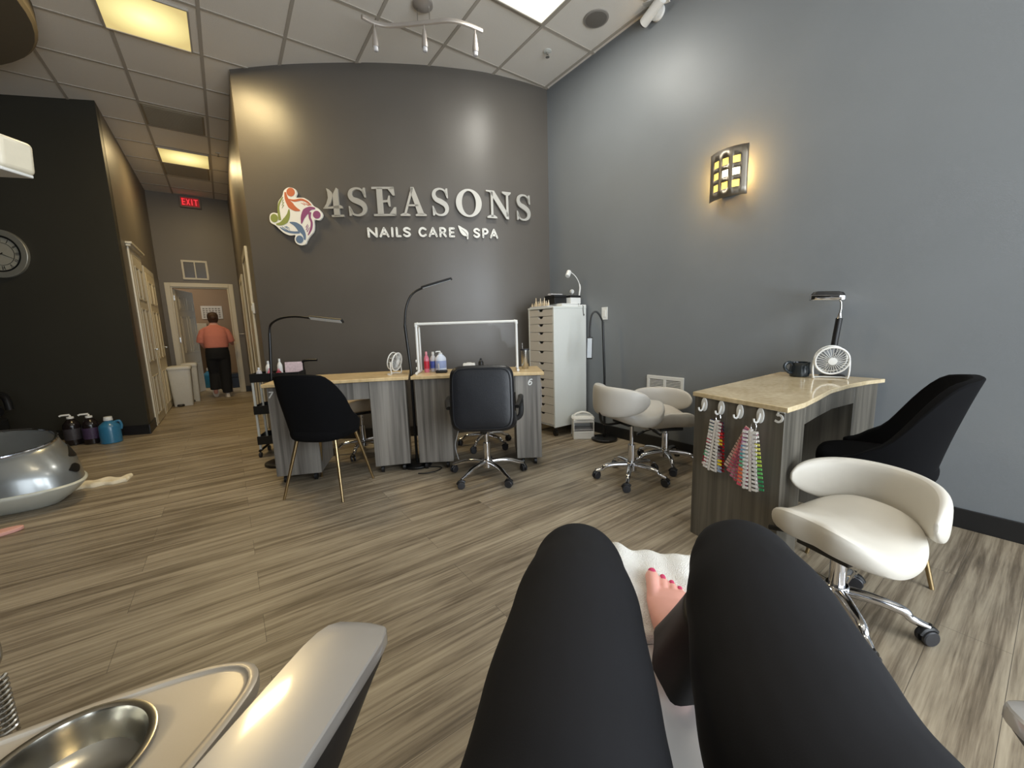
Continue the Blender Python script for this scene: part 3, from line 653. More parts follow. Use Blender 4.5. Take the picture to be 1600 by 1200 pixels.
# desk 6 and 7: local x along the front edge, +y away from the viewer
def nail_desk(label, p0, p1, depth, pedL, pedR, topm, digit, dx):
    a = Vector(p0+(0,)); bq = Vector(p1+(0,)); W = (bq-a).length; rz = math.atan2(bq.y-a.y, bq.x-a.x)
    t = thing('manicure_desk', label, 'desk', a, rz)
    pts = [(0, .0), (W*.3, .015), (W*.7, .015), (W, 0), (W, depth), (0, depth)]
    b = MB(); b.prism(pts, .735, .76); b.build('desk_top', topm, t, bevel=.004)
    for x0, x1, nme in ((pedL[0], pedL[1], 'pedestal'), (pedR[0], pedR[1], 'pedestal')):
        MB().box(x0, x1, .045, depth-.03, .06, .735).build(nme, M['lam'], t, bevel=.002)
        for x in (x0+.05, x1-.05):
            for y in (.08, depth-.08): caster_small(t, x, y)
    if pedR[0]-pedL[1] > .05:
        MB().box(pedL[1], pedR[0], .055, .075, .60, .735).build('apron', M['lam'], t, bevel=.001)
        MB().box(pedL[1], pedR[0], depth-.06, depth-.045, .30, .60).build('modesty_panel', M['lam'], t) if digit == '6' else None
    o = italic_digit(digit, MB(frontplane(dx, .655, .0445)), .047).build('desk_number', M['white'], t, smooth=0)
    return t, rz
D7, rz7 = nail_desk('manicure desk number 7 with pale wood top, behind the gold-legged chair', (.16, 3.29), (1.095, 2.90), .50, (.02, .33), (.72, .985), M['top7'], '7', .026)
D6, rz6 = nail_desk('manicure desk number 6 with white tube frame on its top', (1.105, 2.885), (1.965, 2.33), .46, (.02, .29), (.80, 1.00), M['top7'], '6', .90)
def on6(u, v, z=.76): return D6.matrix_basis @ Vector((u, v, z))
def on7(u, v, z=.76): return D7.matrix_basis @ Vector((u, v, z))
for D, r_ in ((D6, rz6), (D7, rz7)): D.matrix_basis = Matrix.Translation(D.location) @ Euler((0, 0, r_)).to_matrix().to_4x4()

# desk 5: set against the right wall
t = thing('manicure_desk', 'manicure desk number 5 with glossy stone top and swatch hooks, against the right wall', 'desk', (2.35, .85, 0))
inv5 = Tr(-2.35, -.85, 0)
tpts = [(1.90, 1.085), (1.80, .625), (1.95, .618), (2.15, .632), (2.40, .655), (2.65, .645), (2.85, .615), (2.99, .575), (2.99, 1.10)]
b = MB(inv5); b.prism(tpts, .738, .76); b.build('desk_top', M['top'], t, bevel=.003)
def pq(poly, z0, z1, nme, m=None): b = MB(inv5); b.prism(poly, z0, z1); return b.build(nme, m or M['lam5'], t, bevel=.0015)
pq([(1.905, 1.075), (1.815, .64), (2.05, .645), (2.06, 1.075)], .0, .738, 'pedestal')
pq([(2.74, .645), (2.97, .60), (2.97, 1.09), (2.74, 1.075)], .0, .738, 'pedestal')
pq([(2.05, .645), (2.25, .66), (2.50, .672), (2.74, .645), (2.74, .665), (2.50, .692), (2.25, .68), (2.05, .665)], .645, .738, 'apron')
pq([(2.06, 1.04), (2.74, 1.04), (2.74, 1.06), (2.06, 1.06)], .12, .738, 'back_panel')
# left face plane of desk 5
A5, B5 = Vector((1.905, 1.075, 0)), Vector((1.815, .64, 0)); dL = (B5-A5).normalized(); nL = Vector((dL.y, -dL.x, 0))
if nL.x > 0: nL = -nL
def left_T(s_, z, off=0):
    p = A5+dL*s_+nL*off; return Matrix(((dL.x, 0, nL.x, p.x), (dL.y, 0, nL.y, p.y), (0, 1, 0, z), (0, 0, 0, 1)))
italic_digit('5', MB(inv5 @ left_T(.405, .690, .0)), .050).build('desk_number', M['white'], t, smooth=0)
hs = [.060, .155, .250, .345]
HL = ('white adhesive hook on desk 5, the farthest from the number and empty', 'white adhesive hook on desk 5 holding the narrow swatch bunch', 'white adhesive hook on desk 5 between the two swatch bunches', 'white adhesive hook on desk 5 nearest the number, holding the wide swatch bunch')
def hook():
    t = thing('adhesive_hook', HL[0], 'hook', (0, 0, 0))
    b = MB(); b.prism([(.017*math.cos(2*PI*k/28), .034*math.sin(2*PI*k/28)) for k in range(28)], 0, .006); b.build('plate', M['white'], t, bevel=.002)
    b = MB(); b.tube(catmull([(0, .010, .005), (0, -.006, .009), (-.001, -.022, .014), (-.004, -.030, .021), (-.010, -.026, .026), (-.012, -.014, .027)], 4), .0042, 8); b.build('prong', M['white'], t)
    return t
h0 = hook()
hooks = [h0]+[dup(h0, (0, 0, 0), 0, HL[i], None) for i in (1, 2, 3)]
for o, s_ in zip(hooks, hs):
    T_ = left_T(s_, .705-.0, .0005); o.location = T_.to_translation(); o.rotation_euler = T_.to_euler(); o['group'] = 'adhesive hooks on the desk side'
# swatch bunches
def hsv(h, s_, v):
    import colorsys; return tuple(int(255*x) for x in colorsys.hsv_to_rgb(h, s_, v))
sw_white = mat('swatch card', (232, 228, 224), .4)
def swatch_mats(cols): return [sw_white]+[mat('polish tip', c_, .15, var=.02) for c_ in cols]
def bunch(label, s_, ztop, strips):
    T0 = left_T(s_, ztop, .02); t = thing('swatch_ring', label, 'nail swatches', T0.to_translation())
    t.rotation_euler = T0.to_euler()
    b = MB(); b.tube([(.0+.012*math.cos(a), .004+.022*math.sin(a), .001) for a in [2*PI*k/20 for k in range(21)]], .0012, 6); b.build('ring', M['chrome'], t)
    for i, (ang_, ln, cols, side_) in enumerate(strips):
        mats = swatch_mats(cols); z0 = .001+.004*i
        b = MB(Matrix.Rotation(ang_, 4, 'Z') @ Matrix.Translation((0, 0, z0)))
        b.box(-.0055, .0055, -ln, -.008, 0, .0015); n = 15
        for k in range(n):
            y = -.018-(ln-.03)*k/(n-1)
            for sd in side_:
                b.mi = 0; b.box(*sorted((sd*.007, sd*.016)), y-.0045, y+.0045, 0, .0012)
                b.mi = 1+k*len(cols)//n; b.box(*sorted((sd*.011, sd*.032)), y-.005, y+.005, .0012, .003)
            b.mi = 0
        b.build('swatch_strip', mats, t, smooth=0)
    return t
reds = [(170, 20, 40), (200, 40, 50), (140, 12, 30), (214, 70, 80), (120, 14, 24)]
bunch('narrow bunch of red, yellow and dark nail colour swatches hanging on desk 5', .155, .655, [
    (.06, .26, [(50, 50, 70), (150, 20, 40), (190, 30, 40), (160, 20, 30), (120, 10, 20)], (1,)), (-.18, .26, [(60, 70, 110), (80, 150, 160), (230, 220, 220), (210, 50, 90), (70, 60, 60), (90, 190, 150), (170, 20, 70), (240, 220, 224)], (-1,)),
    (.02, .262, [(120, 30, 50), (220, 60, 60), (230, 200, 60), (60, 40, 50), (140, 100, 110), (236, 210, 40), (150, 170, 200)], (1,)), (-.12, .265, [(232, 230, 226)], (1, -1))])
bunch('wide bunch of pink, pastel and green nail colour swatches hanging on desk 5', .330, .650, [
    (-.44, .25, [(222, 190, 180), (210, 170, 160), (216, 186, 176)], (-1, 1)), (-.34, .26, [(214, 110, 120), (226, 130, 140), (200, 100, 120)], (-1, 1)), (-.24, .27, [(190, 120, 140), (176, 96, 120), (160, 80, 110), (186, 110, 140)], (-1, 1)), (-.15, .275, [(150, 110, 130), (220, 170, 190), (190, 100, 120), (170, 80, 100)], (-1, 1)),
    (.16, .275, [(240, 236, 230), (236, 230, 120), (190, 220, 90), (110, 200, 110), (60, 150, 100)], (1,)), (-.06, .28, [(236, 200, 220), (220, 170, 220), (130, 190, 230), (90, 190, 200), (110, 200, 160), (240, 130, 80), (236, 110, 90), (226, 90, 110)], (-1,)), (.06, .28, [(240, 240, 240)], (1, -1))])

# ------------------------------------------------------------------ chairs and stools
def star_base(t, r=.29, hub_z=.10, rot=0, zcol=.40, cw=.026, m='chrome'):
    MB().tube([(0, 0, hub_z-.03), (0, 0, hub_z+.035)], .038, 20).build('hub', M[m], t, bevel=.004)
    zc_ = min(hub_z+.16, zcol-.03)
    MB().tube([(0, 0, hub_z+.03), (0, 0, zc_)], cw, 20).build('column', M[m], t); MB().tube([(0, 0, zc_), (0, 0, zcol)], .014, 16).build('gas_lift', M['chrome'], t)
    for k in range(5):
        a = rot+2*PI*k/5; T_ = Tr(0, 0, 0, a)
        b = MB(T_); pts = catmull([(.02, 0, hub_z+.012), (.10, 0, hub_z+.012), (.18, 0, hub_z), (r-.045, 0, hub_z-.022), (r, 0, hub_z-.036)], 4)
        b.tube(pts, [.021-.009*i/(len(pts)-1) for i in range(len(pts))], 12); b.build('base_arm', M[m], t)
        b = MB(T_ @ Tr(r, 0, 0, .6*((k*37) % 5)))
        b.tube([(0, 0, .045), (0, 0, .072)], .007, 8); b.tube(catmull([(-.03, 0, .034), (-.018, 0, .052), (.004, 0, .056), (.022, 0, .044)], 3), .012, 8, flat=.8)
        c = b.build('caster', M['blackp'], t)
        for y0 in (-.021, .005):
            w_ = MB(T_ @ Tr(r, 0, 0, .6*((k*37) % 5))); w_.lathe([(.010, y0), (.024, y0+.001), (.027, y0+.004), (.027, y0+.012), (.024, y0+.015), (.010, y0+.016)], (-.004, 0, .027), 20, 'y'); w_.build('wheel', M['charp'], c)
def saddle_stool(label, loc, rz, vm='vinyl', seat_z=.44, back=True, base_rot=0, back_rot=0):
    """faces local +y"""
    t = thing('saddle_stool', label, 'stool', loc, rz, None)
    star_base(t, .25, .095, base_rot, seat_z-.04)
    # seat: superellipse outline, lateral edges sag, front lobes and rear rise
    def outline(a):
        c, s_ = math.cos(a), math.sin(a); e = 2/2.6
        x = math.copysign(abs(c)**e, c)*.215; y = math.copysign(abs(s_)**e, s_)*.20
        if y > 0: x *= 1-.10*(y/.2)**2; y -= .030*math.exp(-(x/.055)**2)*(y/.2)**2   # notch between the thighs
        return x, y
    def hgt(x, y): return .058*(y/.2)**2*(1 if y > 0 else .9)-.045*(x/.215)**2*(1-.5*(y/.2)**2)+.01
    n = 44; rs = []
    for f_, dz in ((.05, -.075), (.5, -.075), (.86, -.068), (.97, -.045), (1.0, -.015), (.98, .010), (.90, .022), (.7, .028), (.4, .028), (.05, .028)):
        ring = []
        for k in range(n):
            x, y = outline(2*PI*k/n); x *= f_; y *= f_; h_ = hgt(x, y)
            ring.append((x, y, seat_z+h_*(1 if dz > -.05 else .55)+dz))
        rs.append(ring)
    MB().rings(rs).build('seat', M[vm], t, sub=1)
    MB().box(-.09, .09, -.10, .10, seat_z-.085, seat_z-.062).build('seat_plate', M['blackm'], t, bevel=.004)
    b = MB(); b.tube([(.05, 0, seat_z-.075), (.20, .03, seat_z-.10)], .005, 8); b.tube([(.19, .028, seat_z-.098), (.25, .038, seat_z-.115)], .011, 8); b.build('height_lever', M['blackp'], t)
    if back:
        b = MB(Tr(rz=back_rot)); b.tube(catmull([(0, -.05, seat_z-.072), (0, -.20, seat_z-.075), (0, -.255, seat_z-.04), (0, -.262, seat_z+.06)], 5), .016, 8, flat=.5); b.build('back_bracket', M['blackm'], t)
        rs = []; m_ = 30
        for i in range(m_+1):
            u = -1+2*i/m_; a = -PI/2+u*1.42; Rr = .235+.012*(1-u*u)
            hh = .105*max(0, 1-abs(u)**3.2)**.5*(1-.12*u*u); hh = max(hh, .012); th = .036*max(.25, (1-abs(u)**6))
            cz = seat_z+.098+.01*u*u; ring = []
            for k in range(16):
                q = 2*PI*k/16; cq, sq = math.cos(q), math.sin(q); e = 2/3.0
                rr = Rr+math.copysign(abs(cq)**e, cq)*th*.8; zz = cz+math.copysign(abs(sq)**e, sq)*hh
                ring.append((rr*math.cos(a), rr*math.sin(a), zz+.0))
            rs.append(ring)
        MB(Tr(rz=back_rot)).rings(rs).build('backrest', M[vm], t, sub=1)
    return t
def dirz(yaw): return -yaw      # yaw clockwise from +y -> rotation about z
s3 = saddle_stool('cream saddle stool with wrap-around back in the right foreground', (1.758, .412, 0), math.radians(72), 'vinyl', .35, base_rot=.02)
s1 = saddle_stool('cream saddle stool with its back turned, left of the two by the wall vent', (2.27, 1.74, 0), math.radians(-105), 'vinylg', .50, base_rot=.5)
s2 = saddle_stool('cream saddle stool standing against the wall under the vent grille', (2.71, 1.76, 0), math.radians(150), 'vinylg', .38, base_rot=.1)
s7 = saddle_stool('beige backless stool tucked behind desk 7', (.93, 3.70, 0), 0, 'vinylt', .46, back=False, base_rot=.3)
s6 = saddle_stool('stool behind desk 6, only its chrome star base showing', (1.90, 3.13, 0), .3, 'vinylt', .42, back=False, base_rot=.9)

def bucket_chair(label, loc, rz):
    """upholstered shell chair facing local +y"""
    t = thing('bucket_chair', label, 'chair', loc, rz)
    # shell swept over angle: from the left seat front round the back to the right
    n = 36; m_ = 9
    outer = []; 
    def rim(u):      # u -1..1 round the shell; returns angle, top z, radius factor
        au = abs(u); return .50+.36*max(0, math.cos(min(au*1.12, 1)*PI/2))**.72*1.0 if False else None
    def top(u):
        a = abs(u)
        if a < .27: return .86-.014*(a/.27)**2
        if a < .92: k = (a-.27)/.65; return .846-.343*(k*k*(3-2*k))**.85
        return .503-.01*(a-.92)/.08
    rsO = []
    zb = .43
    for i in range(n+1):
        u = -1+2*i/n; a = -PI/2+u*2.12; zt = top(u)
        ca, sa = math.cos(a), math.sin(a); e = 2/2.7
        bx_ = math.copysign(abs(ca)**e, ca); by_ = math.copysign(abs(sa)**e, sa)
        col = []
        for j in range(m_):
            v = j/(m_-1); z = zb+(zt-zb)*v; k = (z-zb)/.43
            rx = .205+.052*min(1, k*1.6); ry = .20+(.075*k+.03*max(0, k)**2)*max(0, -sa)
            col.append(Vector((bx_*rx, by_*ry-.0, z)))
        inner = []
        for j in range(m_-1, -1, -1):
            p = col[j]; h_ = Vector((p.x, p.y, 0)); L_ = h_.length; inner.append(Vector((p.x*(L_-.042)/L_, p.y*(L_-.042)/L_, p.z-(.0 if j < m_-1 else .0))))
        rsO.append(col+inner)
    MB().rings(rsO).build('shell', M['blackf'], t, bevel=.012, smooth=1.2)
    def sup(f_, z, y0=.0): return [(math.copysign(abs(math.cos(q))**.74, math.cos(q))*.205*f_, math.copysign(abs(math.sin(q))**.74, math.sin(q))*.215*f_+y0, z) for q in [2*PI*k/36 for k in range(36)]]
    MB().rings([sup(.5, .385), sup(.86, .39), sup(.97, .41), sup(1.0, .44), sup(.99, .47), sup(.9, .488), sup(.5, .494)]).build('seat', M['blackf'], t, sub=1)
    for sx in (-1, 1):
        for y0, y1 in ((.13, .20), (-.12, -.215)):
            b = MB(); b.tube([(sx*.14, y0, .40), (sx*.215, y1, 0)], [.013, .008], 12); b.build('leg', M['gold'], t)
    return t
bucket_chair('black velvet bucket chair with gold legs in front of desk 7', (.505, 2.99, 0), math.radians(-44))
bucket_chair('black velvet bucket chair at desk 5 by the right wall', (2.40, .475, 0), math.radians(12))

def office_chair(label, loc, rz):
    t = thing('office_chair', label, 'office chair', loc, rz)
    star_base(t, .285, .10, 1.57, .38)
    MB().box(-.12, .12, -.10, .14, .375, .395).build('seat_plate', M['blackm'], t, bevel=.004)
    def slab(cx, cy, cz, sx, sy, sz, T_=Matrix(), e=.5):
        rs = []
        for f_, z in ((.8, -1), (.95, -.8), (1, -.3), (1, .3), (.95, .8), (.8, 1)):
            rs.append([(cx+math.copysign(abs(math.cos(q))**e, math.cos(q))*sx*f_, cy+math.copysign(abs(math.sin(q))**e, math.sin(q))*sy*f_, cz+z*sz) for q in [2*PI*k/40 for k in range(40)]])
        return MB(T_).rings(rs)
    slab(0, .02, .44, .235, .24, .045, e=.45).build('seat', M['leather'], t, sub=1)
    Tb = Tr(0, -.215, .635, 0, math.radians(90-7))
    bk = slab(0, 0, 0, .222, .228, .034, Tb, .32).build('backrest', M['leather'], t, sub=1)
    def frame_loop(off, r_): 
        pts = [(math.copysign(abs(math.cos(q))**.32, math.cos(q))*.196, math.copysign(abs(math.sin(q))**.32, math.sin(q))*.205, off) for q in [2*PI*k/56 for k in range(57)]]
        MB(Tb).tube(pts, r_, 6, cap=False).build('seam_piping', M['leather'], bk)
    frame_loop(.034, .004); frame_loop(-.034, .004)
    for sx in (-1, 1):
        b = MB(); b.tube(catmull([(sx*.20, .12, .40), (sx*.262, .12, .44), (sx*.265, .10, .585), (sx*.262, -.08, .60), (sx*.235, -.20, .57)], 5), .014, 8, flat=1.4); b.build('armrest', M['blackp'], t)
    MB().tube(catmull([(0, -.05, .385), (0, -.20, .385), (0, -.245, .43), (0, -.235, .52)], 4), .022, 8, flat=.5).build('back_bracket', M['blackm'], t)
    b = MB(); b.box(-.025, .025, -.235, -.215, .865, .885); return t
office_chair('black leather office chair with chrome star base at desk 6', (1.50, 2.46, 0), math.radians(-36))

# ------------------------------------------------------------------ gooseneck floor lamps
def neck_lamp(label, loc, pts, head, hm, foot=True, roll=0, hw=.026):
    t = thing('gooseneck_lamp', label, 'lamp', loc); b0 = Vector(loc)
    if foot: MB().lathe([(.118, 0), (.122, .006), (.122, .020), (.112, .026), (.02, .030)], n=36).build('base', M['blackm'], t, bevel=.002)
    L = [Vector(p)-b0 for p in pts]
    k = 2
    MB().tube([Vector((0, 0, .025)), L[0], L[1]], .011, 10).build('pole', M['blackm'], t)
    MB().tube(catmull(L[1:], 6), .0085, 10).build('gooseneck', M['blackm'], t)
    h0_, h1_ = (Vector(p)-b0 for p in head); d = (h1_-h0_); ln = d.length; q = d.to_track_quat('X', 'Z').to_matrix().to_4x4(); T_ = Matrix.Translation(h0_) @ q @ Matrix.Rotation(roll, 4, 'X')
    MB(T_).box(0, ln, -hw, hw, -.004, .014).build('lamp_head', M['blackp'], t, bevel=.005)
    return t, T_, ln
ROLLA = math.radians(-50)
def lamp_at(label, base, pts, head, roll=0):
    t, T_, ln = neck_lamp(label, base, pts, head, None, roll=roll, hw=.017 if roll else .024)
    hw_ = .013 if roll else .020; o = MB(T_); o.box(.01, ln-.01, -hw_, hw_, -.0055, -.003); o.build('diffuser', M['ledoff'], t)
    return t
lamp_at('black gooseneck lamp arching over desk 7 from behind its left end', (.27, 3.86, 0), [(.27, 3.86, .70), (.30, 3.88, 1.12), (.315, 3.86, 1.19), (.38, 3.76, 1.235), (.47, 3.65, 1.245), (.56, 3.52, 1.228)], ((.555, 3.525, 1.229), (.73, 3.214, 1.190)), ROLLA)
lamp_at('tall black gooseneck lamp rising from the gap between desks 7 and 6', (1.175, 3.04, 0), [(1.175, 3.04, .78), (1.165, 3.08, 1.15), (1.185, 3.09, 1.27), (1.22, 3.08, 1.364), (1.26, 3.06, 1.41), (1.31, 3.03, 1.437)], ((1.305, 3.032, 1.436), (1.51, 2.90, 1.50)))
t, T_, ln = neck_lamp('black gooseneck floor lamp hanging its head beside the white drawer tower', (2.87, 2.52, 0), [(2.87, 2.52, .6), (2.872, 2.545, 1.13), (2.855, 2.575, 1.20), (2.826, 2.597, 1.225), (2.79, 2.61, 1.19), (2.765, 2.605, 1.08), (2.76, 2.60, .985)], ((2.76, 2.60, .99), (2.725, 2.575, .79)), None)
MB(T_).box(.012, ln-.01, -.021, .021, .014, .0165).build('diffuser', M['ledoff'], t)

# ------------------------------------------------------------------ helpers for bottles
def bottle(label, loc, h, r, m, capm, name='bottle', cat='bottle', pump=False, group=None, label_m=None, handle=False, rz=0, sx=1.0):
    t = thing(name, label, cat, loc, rz, group)
    b = MB(Matrix.Diagonal((sx, 1, 1, 1))); b.lathe([(r*.85, 0), (r, .006), (r, h*.60), (r*.94, h*.68), (r*.55, h*.80), (r*.36, h*.84), (r*.36, h*.88)], n=24); b.build('body', m, t)
    if pump:
        b = MB(); b.lathe([(r*.40, h*.86), (r*.40, h*.92), (r*.12, h*.93), (r*.12, h*.975)], n=16); b.tube([(0, 0, h*.985), (-r*.9, 0, h*.985), (-r*1.1, 0, h*.96)], r*.13, 8); b.build('pump', capm, t)
    else:
        MB().lathe([(r*.42, h*.86), (r*.44, h*.87), (r*.38, h), (r*.1, h)], n=20).build('cap', capm, t)
    if label_m: MB(Matrix.Diagonal((sx, 1, 1, 1))).lathe([(r*1.01, h*.18), (r*1.015, h*.2), (r*1.015, h*.52), (r*1.01, h*.54)], n=24, cap=False).build('label_band', label_m, t)
    if handle:
        MB().tube(catmull([(r*.5, 0, h*.78), (r*.95, 0, h*.80), (r*1.1, 0, h*.62), (r*1.0, 0, h*.48)], 4), r*.13, 8).build('handle', m, t)
    return t
M['gloss_black'] = mat('dark brown bottle plastic', (30, 24, 24), .2); M['lbl_grey'] = mat('grey label', (58, 54, 58), .5, var=.6, scale=90); M['lbl_purple'] = mat('dark purple label', (62, 46, 74), .5, var=.6, scale=90)
M['pinkliq'] = mat('pink liquid bottle', (214, 120, 140), .25); M['bluejug'] = mat('blue jug plastic', (48, 112, 148), .3, coat=.4)
bottle('dark jug with pump, left of the two against the dark wall', (-1.44, 6.11, 0), .33, .070, M['gloss_black'], M['white'], 'pump_jug', 'jug', True, 'pump jugs by the dark wall', M['lbl_grey'])
bottle('dark jug with pump, right of the two against the dark wall', (-1.285, 6.03, 0), .33, .070, M['gloss_black'], M['white'], 'pump_jug', 'jug', True, 'pump jugs by the dark wall', M['lbl_purple'])
bottle('purple capped jug half hidden behind the blue one', (-1.155, 6.15, 0), .23, .058, M['purple'], M['white'], 'jug', 'jug')
bottle('bright blue jug with white cap on the floor by the dark wall', (-1.125, 5.93, 0), .285, .088, M['bluejug'], M['white'], 'jug', 'jug', label_m=None, handle=True)

# ------------------------------------------------------------------ things on desk 7 and 6
def mini_fan(label, loc, rz, r, tilt=.2):
    t = thing('desk_fan', label, 'fan', loc, rz)
    zc = r*1.25+.012; Tf = Tr(0, 0, zc, 0, tilt)     # blows towards -y
    def circ(rr, y, rt, n=36): return MB(Tf).tube([(rr*math.cos(2*PI*k/n), y, rr*math.sin(2*PI*k/n)) for k in range(n+1)], rt, 8, cap=False)
    circ(r, -.012, .0055).build('front_rim', M['white'], t); circ(r*.97, .03, .004).build('rear_rim', M['white'], t)
    b = MB(Tf)
    for k in range(28):
        a = 2*PI*k/28; c, s_ = math.cos(a), math.sin(a); b.tube([(r*.22*c, -.022, r*.22*s_), (r*.6*c, -.022, r*.6*s_), (r*c, -.012, r*s_)], .0012, 4)
    for k in range(14):
        a = 2*PI*k/14; c, s_ = math.cos(a), math.sin(a); b.tube([(r*.2*c, .045, r*.2*s_), (r*.7*c, .045, r*.7*s_), (r*.97*c, .03, r*.97*s_), (r*c, -.012, r*s_)], .0012, 4)
    b.build('cage', M['white'], t)
    MB(Tf).lathe([(r*.26, .020), (r*.27, .022), (r*.27, .026), (r*.1, .027)], n=24, axis='y').build('badge', M['white'], t)
    b = MB(Tf)
    for k in range(4):
        a0 = PI/2*k; rs = []
        for j in range(5):
            rr = r*(.2+.68*j/4); rs.append([(rr*math.cos(a0-.15), .012, rr*math.sin(a0-.15)), (rr*math.cos(a0+.75), -.006, rr*math.sin(a0+.75)), (rr*math.cos(a0+.75), -.004, rr*math.sin(a0+.75)), (rr*math.cos(a0-.15), .014, rr*math.sin(a0-.15))])
        b.rings(rs)
    b.lathe([(r*.2, -.02), (r*.2, .02)], axis='y'); b.build('fan_blade', mat('grey fan blade', (120, 122, 124), .5), t)
    MB().tube(catmull([(-r*1.06, .0, zc), (-r*1.08, .0, zc*.5), (-r*1.0, .0, .006), (-r*.8, .045, .006), (r*.8, .045, .006), (r*1.0, .0, .006), (r*1.08, .0, zc*.5), (r*1.06, 0, zc)], 4), .0045, 8).build('stand', M['white'], t)
    return t
mini_fan('small white desk fan turned sideways at the right end of desk 7', on7(.915, .22), rz7+math.radians(62), .072)
mini_fan('small white desk fan on desk 5 in front of the lamp', (2.80, .775, .76), math.radians(-62), .078)
# tube frame screen on desk 6
t = thing('tube_screen', 'white tube frame screen standing on desk 6', 'screen', on6(.43, .20), rz6)
b = MB(); 
for x in (-.40, .40): 
    MB().tube([(x, 0, .006), (x, 0, .395)], .0105, 12).build('post', M['white'], t); MB().tube([(x, -.10, .011), (x, .13, .011)], .0105, 12).build('foot', M['white'], t)
    MB().tube([(x-.016 if x > 0 else x+.016, 0, .395), (x, 0, .395), (x, 0, .375)], .0145, 12).build('elbow', M['white'], t)
MB().tube([(-.40, .12, .011), (-.40, .12, .37), (-.40, .01, .385)], .0095, 12).build('post', M['white'], t)
MB().tube([(-.385, 0, .395), (.385, 0, .395)], .0105, 12).build('top_rail', M['white'], t); b.bm.free()
MB().box(-.389, .389, -.0008, .0008, .03, .385).build('clear_sheet', M['glass'], t)
for z in (.10, .04): MB().lathe([(.012, -.418), (.012, -.411)], (0, 0, z), 12, 'x').build('knob', M['white'], t)
bottle('tall red and pink bottle beside the white frame post on desk 6', on6(.085, .27), .17, .022, M['pinkliq'], M['pink'], label_m=M['red'], sx=1.0)
bottle('clear bottle with blue label between the red bottle and the pump bottle', on6(.135, .30), .165, .026, M['clearp'], M['white'], label_m=M['bluel'])
bottle('white pump bottle with pale blue label on desk 6', on6(.20, .28), .17, .038, mat('pale bottle', (214, 222, 236), .3), M['white'], 'pump_bottle', 'bottle', True, label_m=mat('pale blue label', (150, 165, 205), .4), sx=1.25)
t = thing('nail_drill', 'small dark device in front of the pump bottle on desk 6', 'device', on6(.215, .19), rz6)
MB().box(-.045, .045, -.03, .03, 0, .022).build('body', M['blackp'], t, bevel=.006); MB().tube([(-.02, 0, .02), (-.022, .0, .075)], .006).build('handpiece', M['clearp'], t)
t = thing('napkin_box', 'white box just showing over the black office chair, on desk 6', 'box', on6(.43, .33), rz6)
MB().box(-.05, .05, -.035, .035, 0, .058).build('box', M['white'], t, bevel=.006); MB().box(-.02, .02, -.01, .01, .058, .064).build('tissue', M['towel'], t, bevel=.003)
bottle('small black bottle showing above the office chair, on desk 6', on6(.53, .34), .095, .022, M['blackp'], M['blackp'])
t = thing('tumbler', 'brushed steel tumbler with a straw at the right end of desk 6', 'cup', on6(.90, .28), rz6)
MB().lathe([(.026, 0), (.0285, .004), (.038, .155), (.036, .157), (.0265, .012), (.002, .012)], n=32).build('body', M['steel'], t)
MB().lathe([(.039, .154), (.040, .158), (.038, .166), (.004, .168)], n=32).build('lid', M['charp'], t); MB().tube([(-.012, 0, .02), (-.020, 0, .215)], .003, 8).build('straw', M['steel'], t)
# swatches on the right flank of desk 6
Td = D6.matrix_basis @ Matrix(((0, 0, 1, 1.012), (1, 0, 0, .22), (0, 1, 0, .655), (0, 0, 0, 1)))
def bunch_at(label, T0, strips):
    global left_T
    keep = left_T; left_T = lambda s_, z, off: T0
    t = bunch(label, 0, 0, strips); left_T = keep; return t
bunch_at('bunch of black, white and pink swatches hanging on the right flank of desk 6', Td, [(.08, .21, [(40, 30, 34), (70, 50, 56), (30, 28, 30)], (1, -1)), (-.08, .22, [(60, 30, 40), (236, 220, 225), (50, 44, 46), (214, 160, 170)], (1,)), (.0, .215, [(236, 228, 230)], (-1,))])
# cable below the gap between the desks
cb_ = MB().tube(catmull([(1.10, 2.84, .006), (1.16, 2.80, .006), (1.25, 2.80, .006), (1.30, 2.85, .006), (1.22, 2.93, .006), (1.16, 2.98, .006)], 6), .004, 6).build('power_cable', M['blackp'])
tag(cb_, 'thin black cable curled on the floor below the gap between the desks', 'cable')
t = thing('power_supply', 'pale blue power box hanging under desk 6 beside the office chair', 'power supply', on6(.315, .20, .34), rz6)
MB().box(-.018, .018, -.03, .03, 0, .13).build('box', mat('pale blue plastic', (150, 172, 196), .4), t, bevel=.004); MB().tube(catmull([(0, 0, .002), (.01, 0, -.08), (-.02, 0, -.20), (0, .02, -.33)], 5), .003, 6).build('cord', M['white'], t)
t.location = on6(.312, .20, .345)

# ------------------------------------------------------------------ trolley behind desk 7
t = thing('utility_trolley', 'black three tier trolley behind the left end of desk 7', 'trolley', (.36, 4.22, 0), math.radians(-22))
for z in (.12, .40, .69):
    b = MB(); b.box(-.20, .20, -.12, .12, z, z+.006)
    for q in ((-.20, .20, -.12, -.114), (-.20, .20, .114, .12)): b.box(q[0], q[1], q[2], q[3], z, z+.075)
    for q in ((-.20, -.194), (.194, .20)): b.box(q[0], q[1], -.114, .114, z, z+.075)
    b.build('basket', M['blackm'], t, bevel=.001)
for x in (-.19, .19):
    for y in (-.09, .09): MB().box(x-.009, x+.009, y-.006, y+.006, .06, .69).build('post', M['whitem'] if x < 0 else M['blackm'], t)
    MB().tube([(x, -.12, .062), (x, .12, .062)], .011, 8).build('foot_rail', M['blackm'], t)
    for y in (-.11, .11):
        b = MB(); b.lathe([(.012, -.01), (.024, -.009), (.024, .009), (.012, .01)], (x, y, .024), 16, 'x'); b.tube([(x, y, .03), (x, y, .06)], .006); b.build('caster', M['charp'], t)
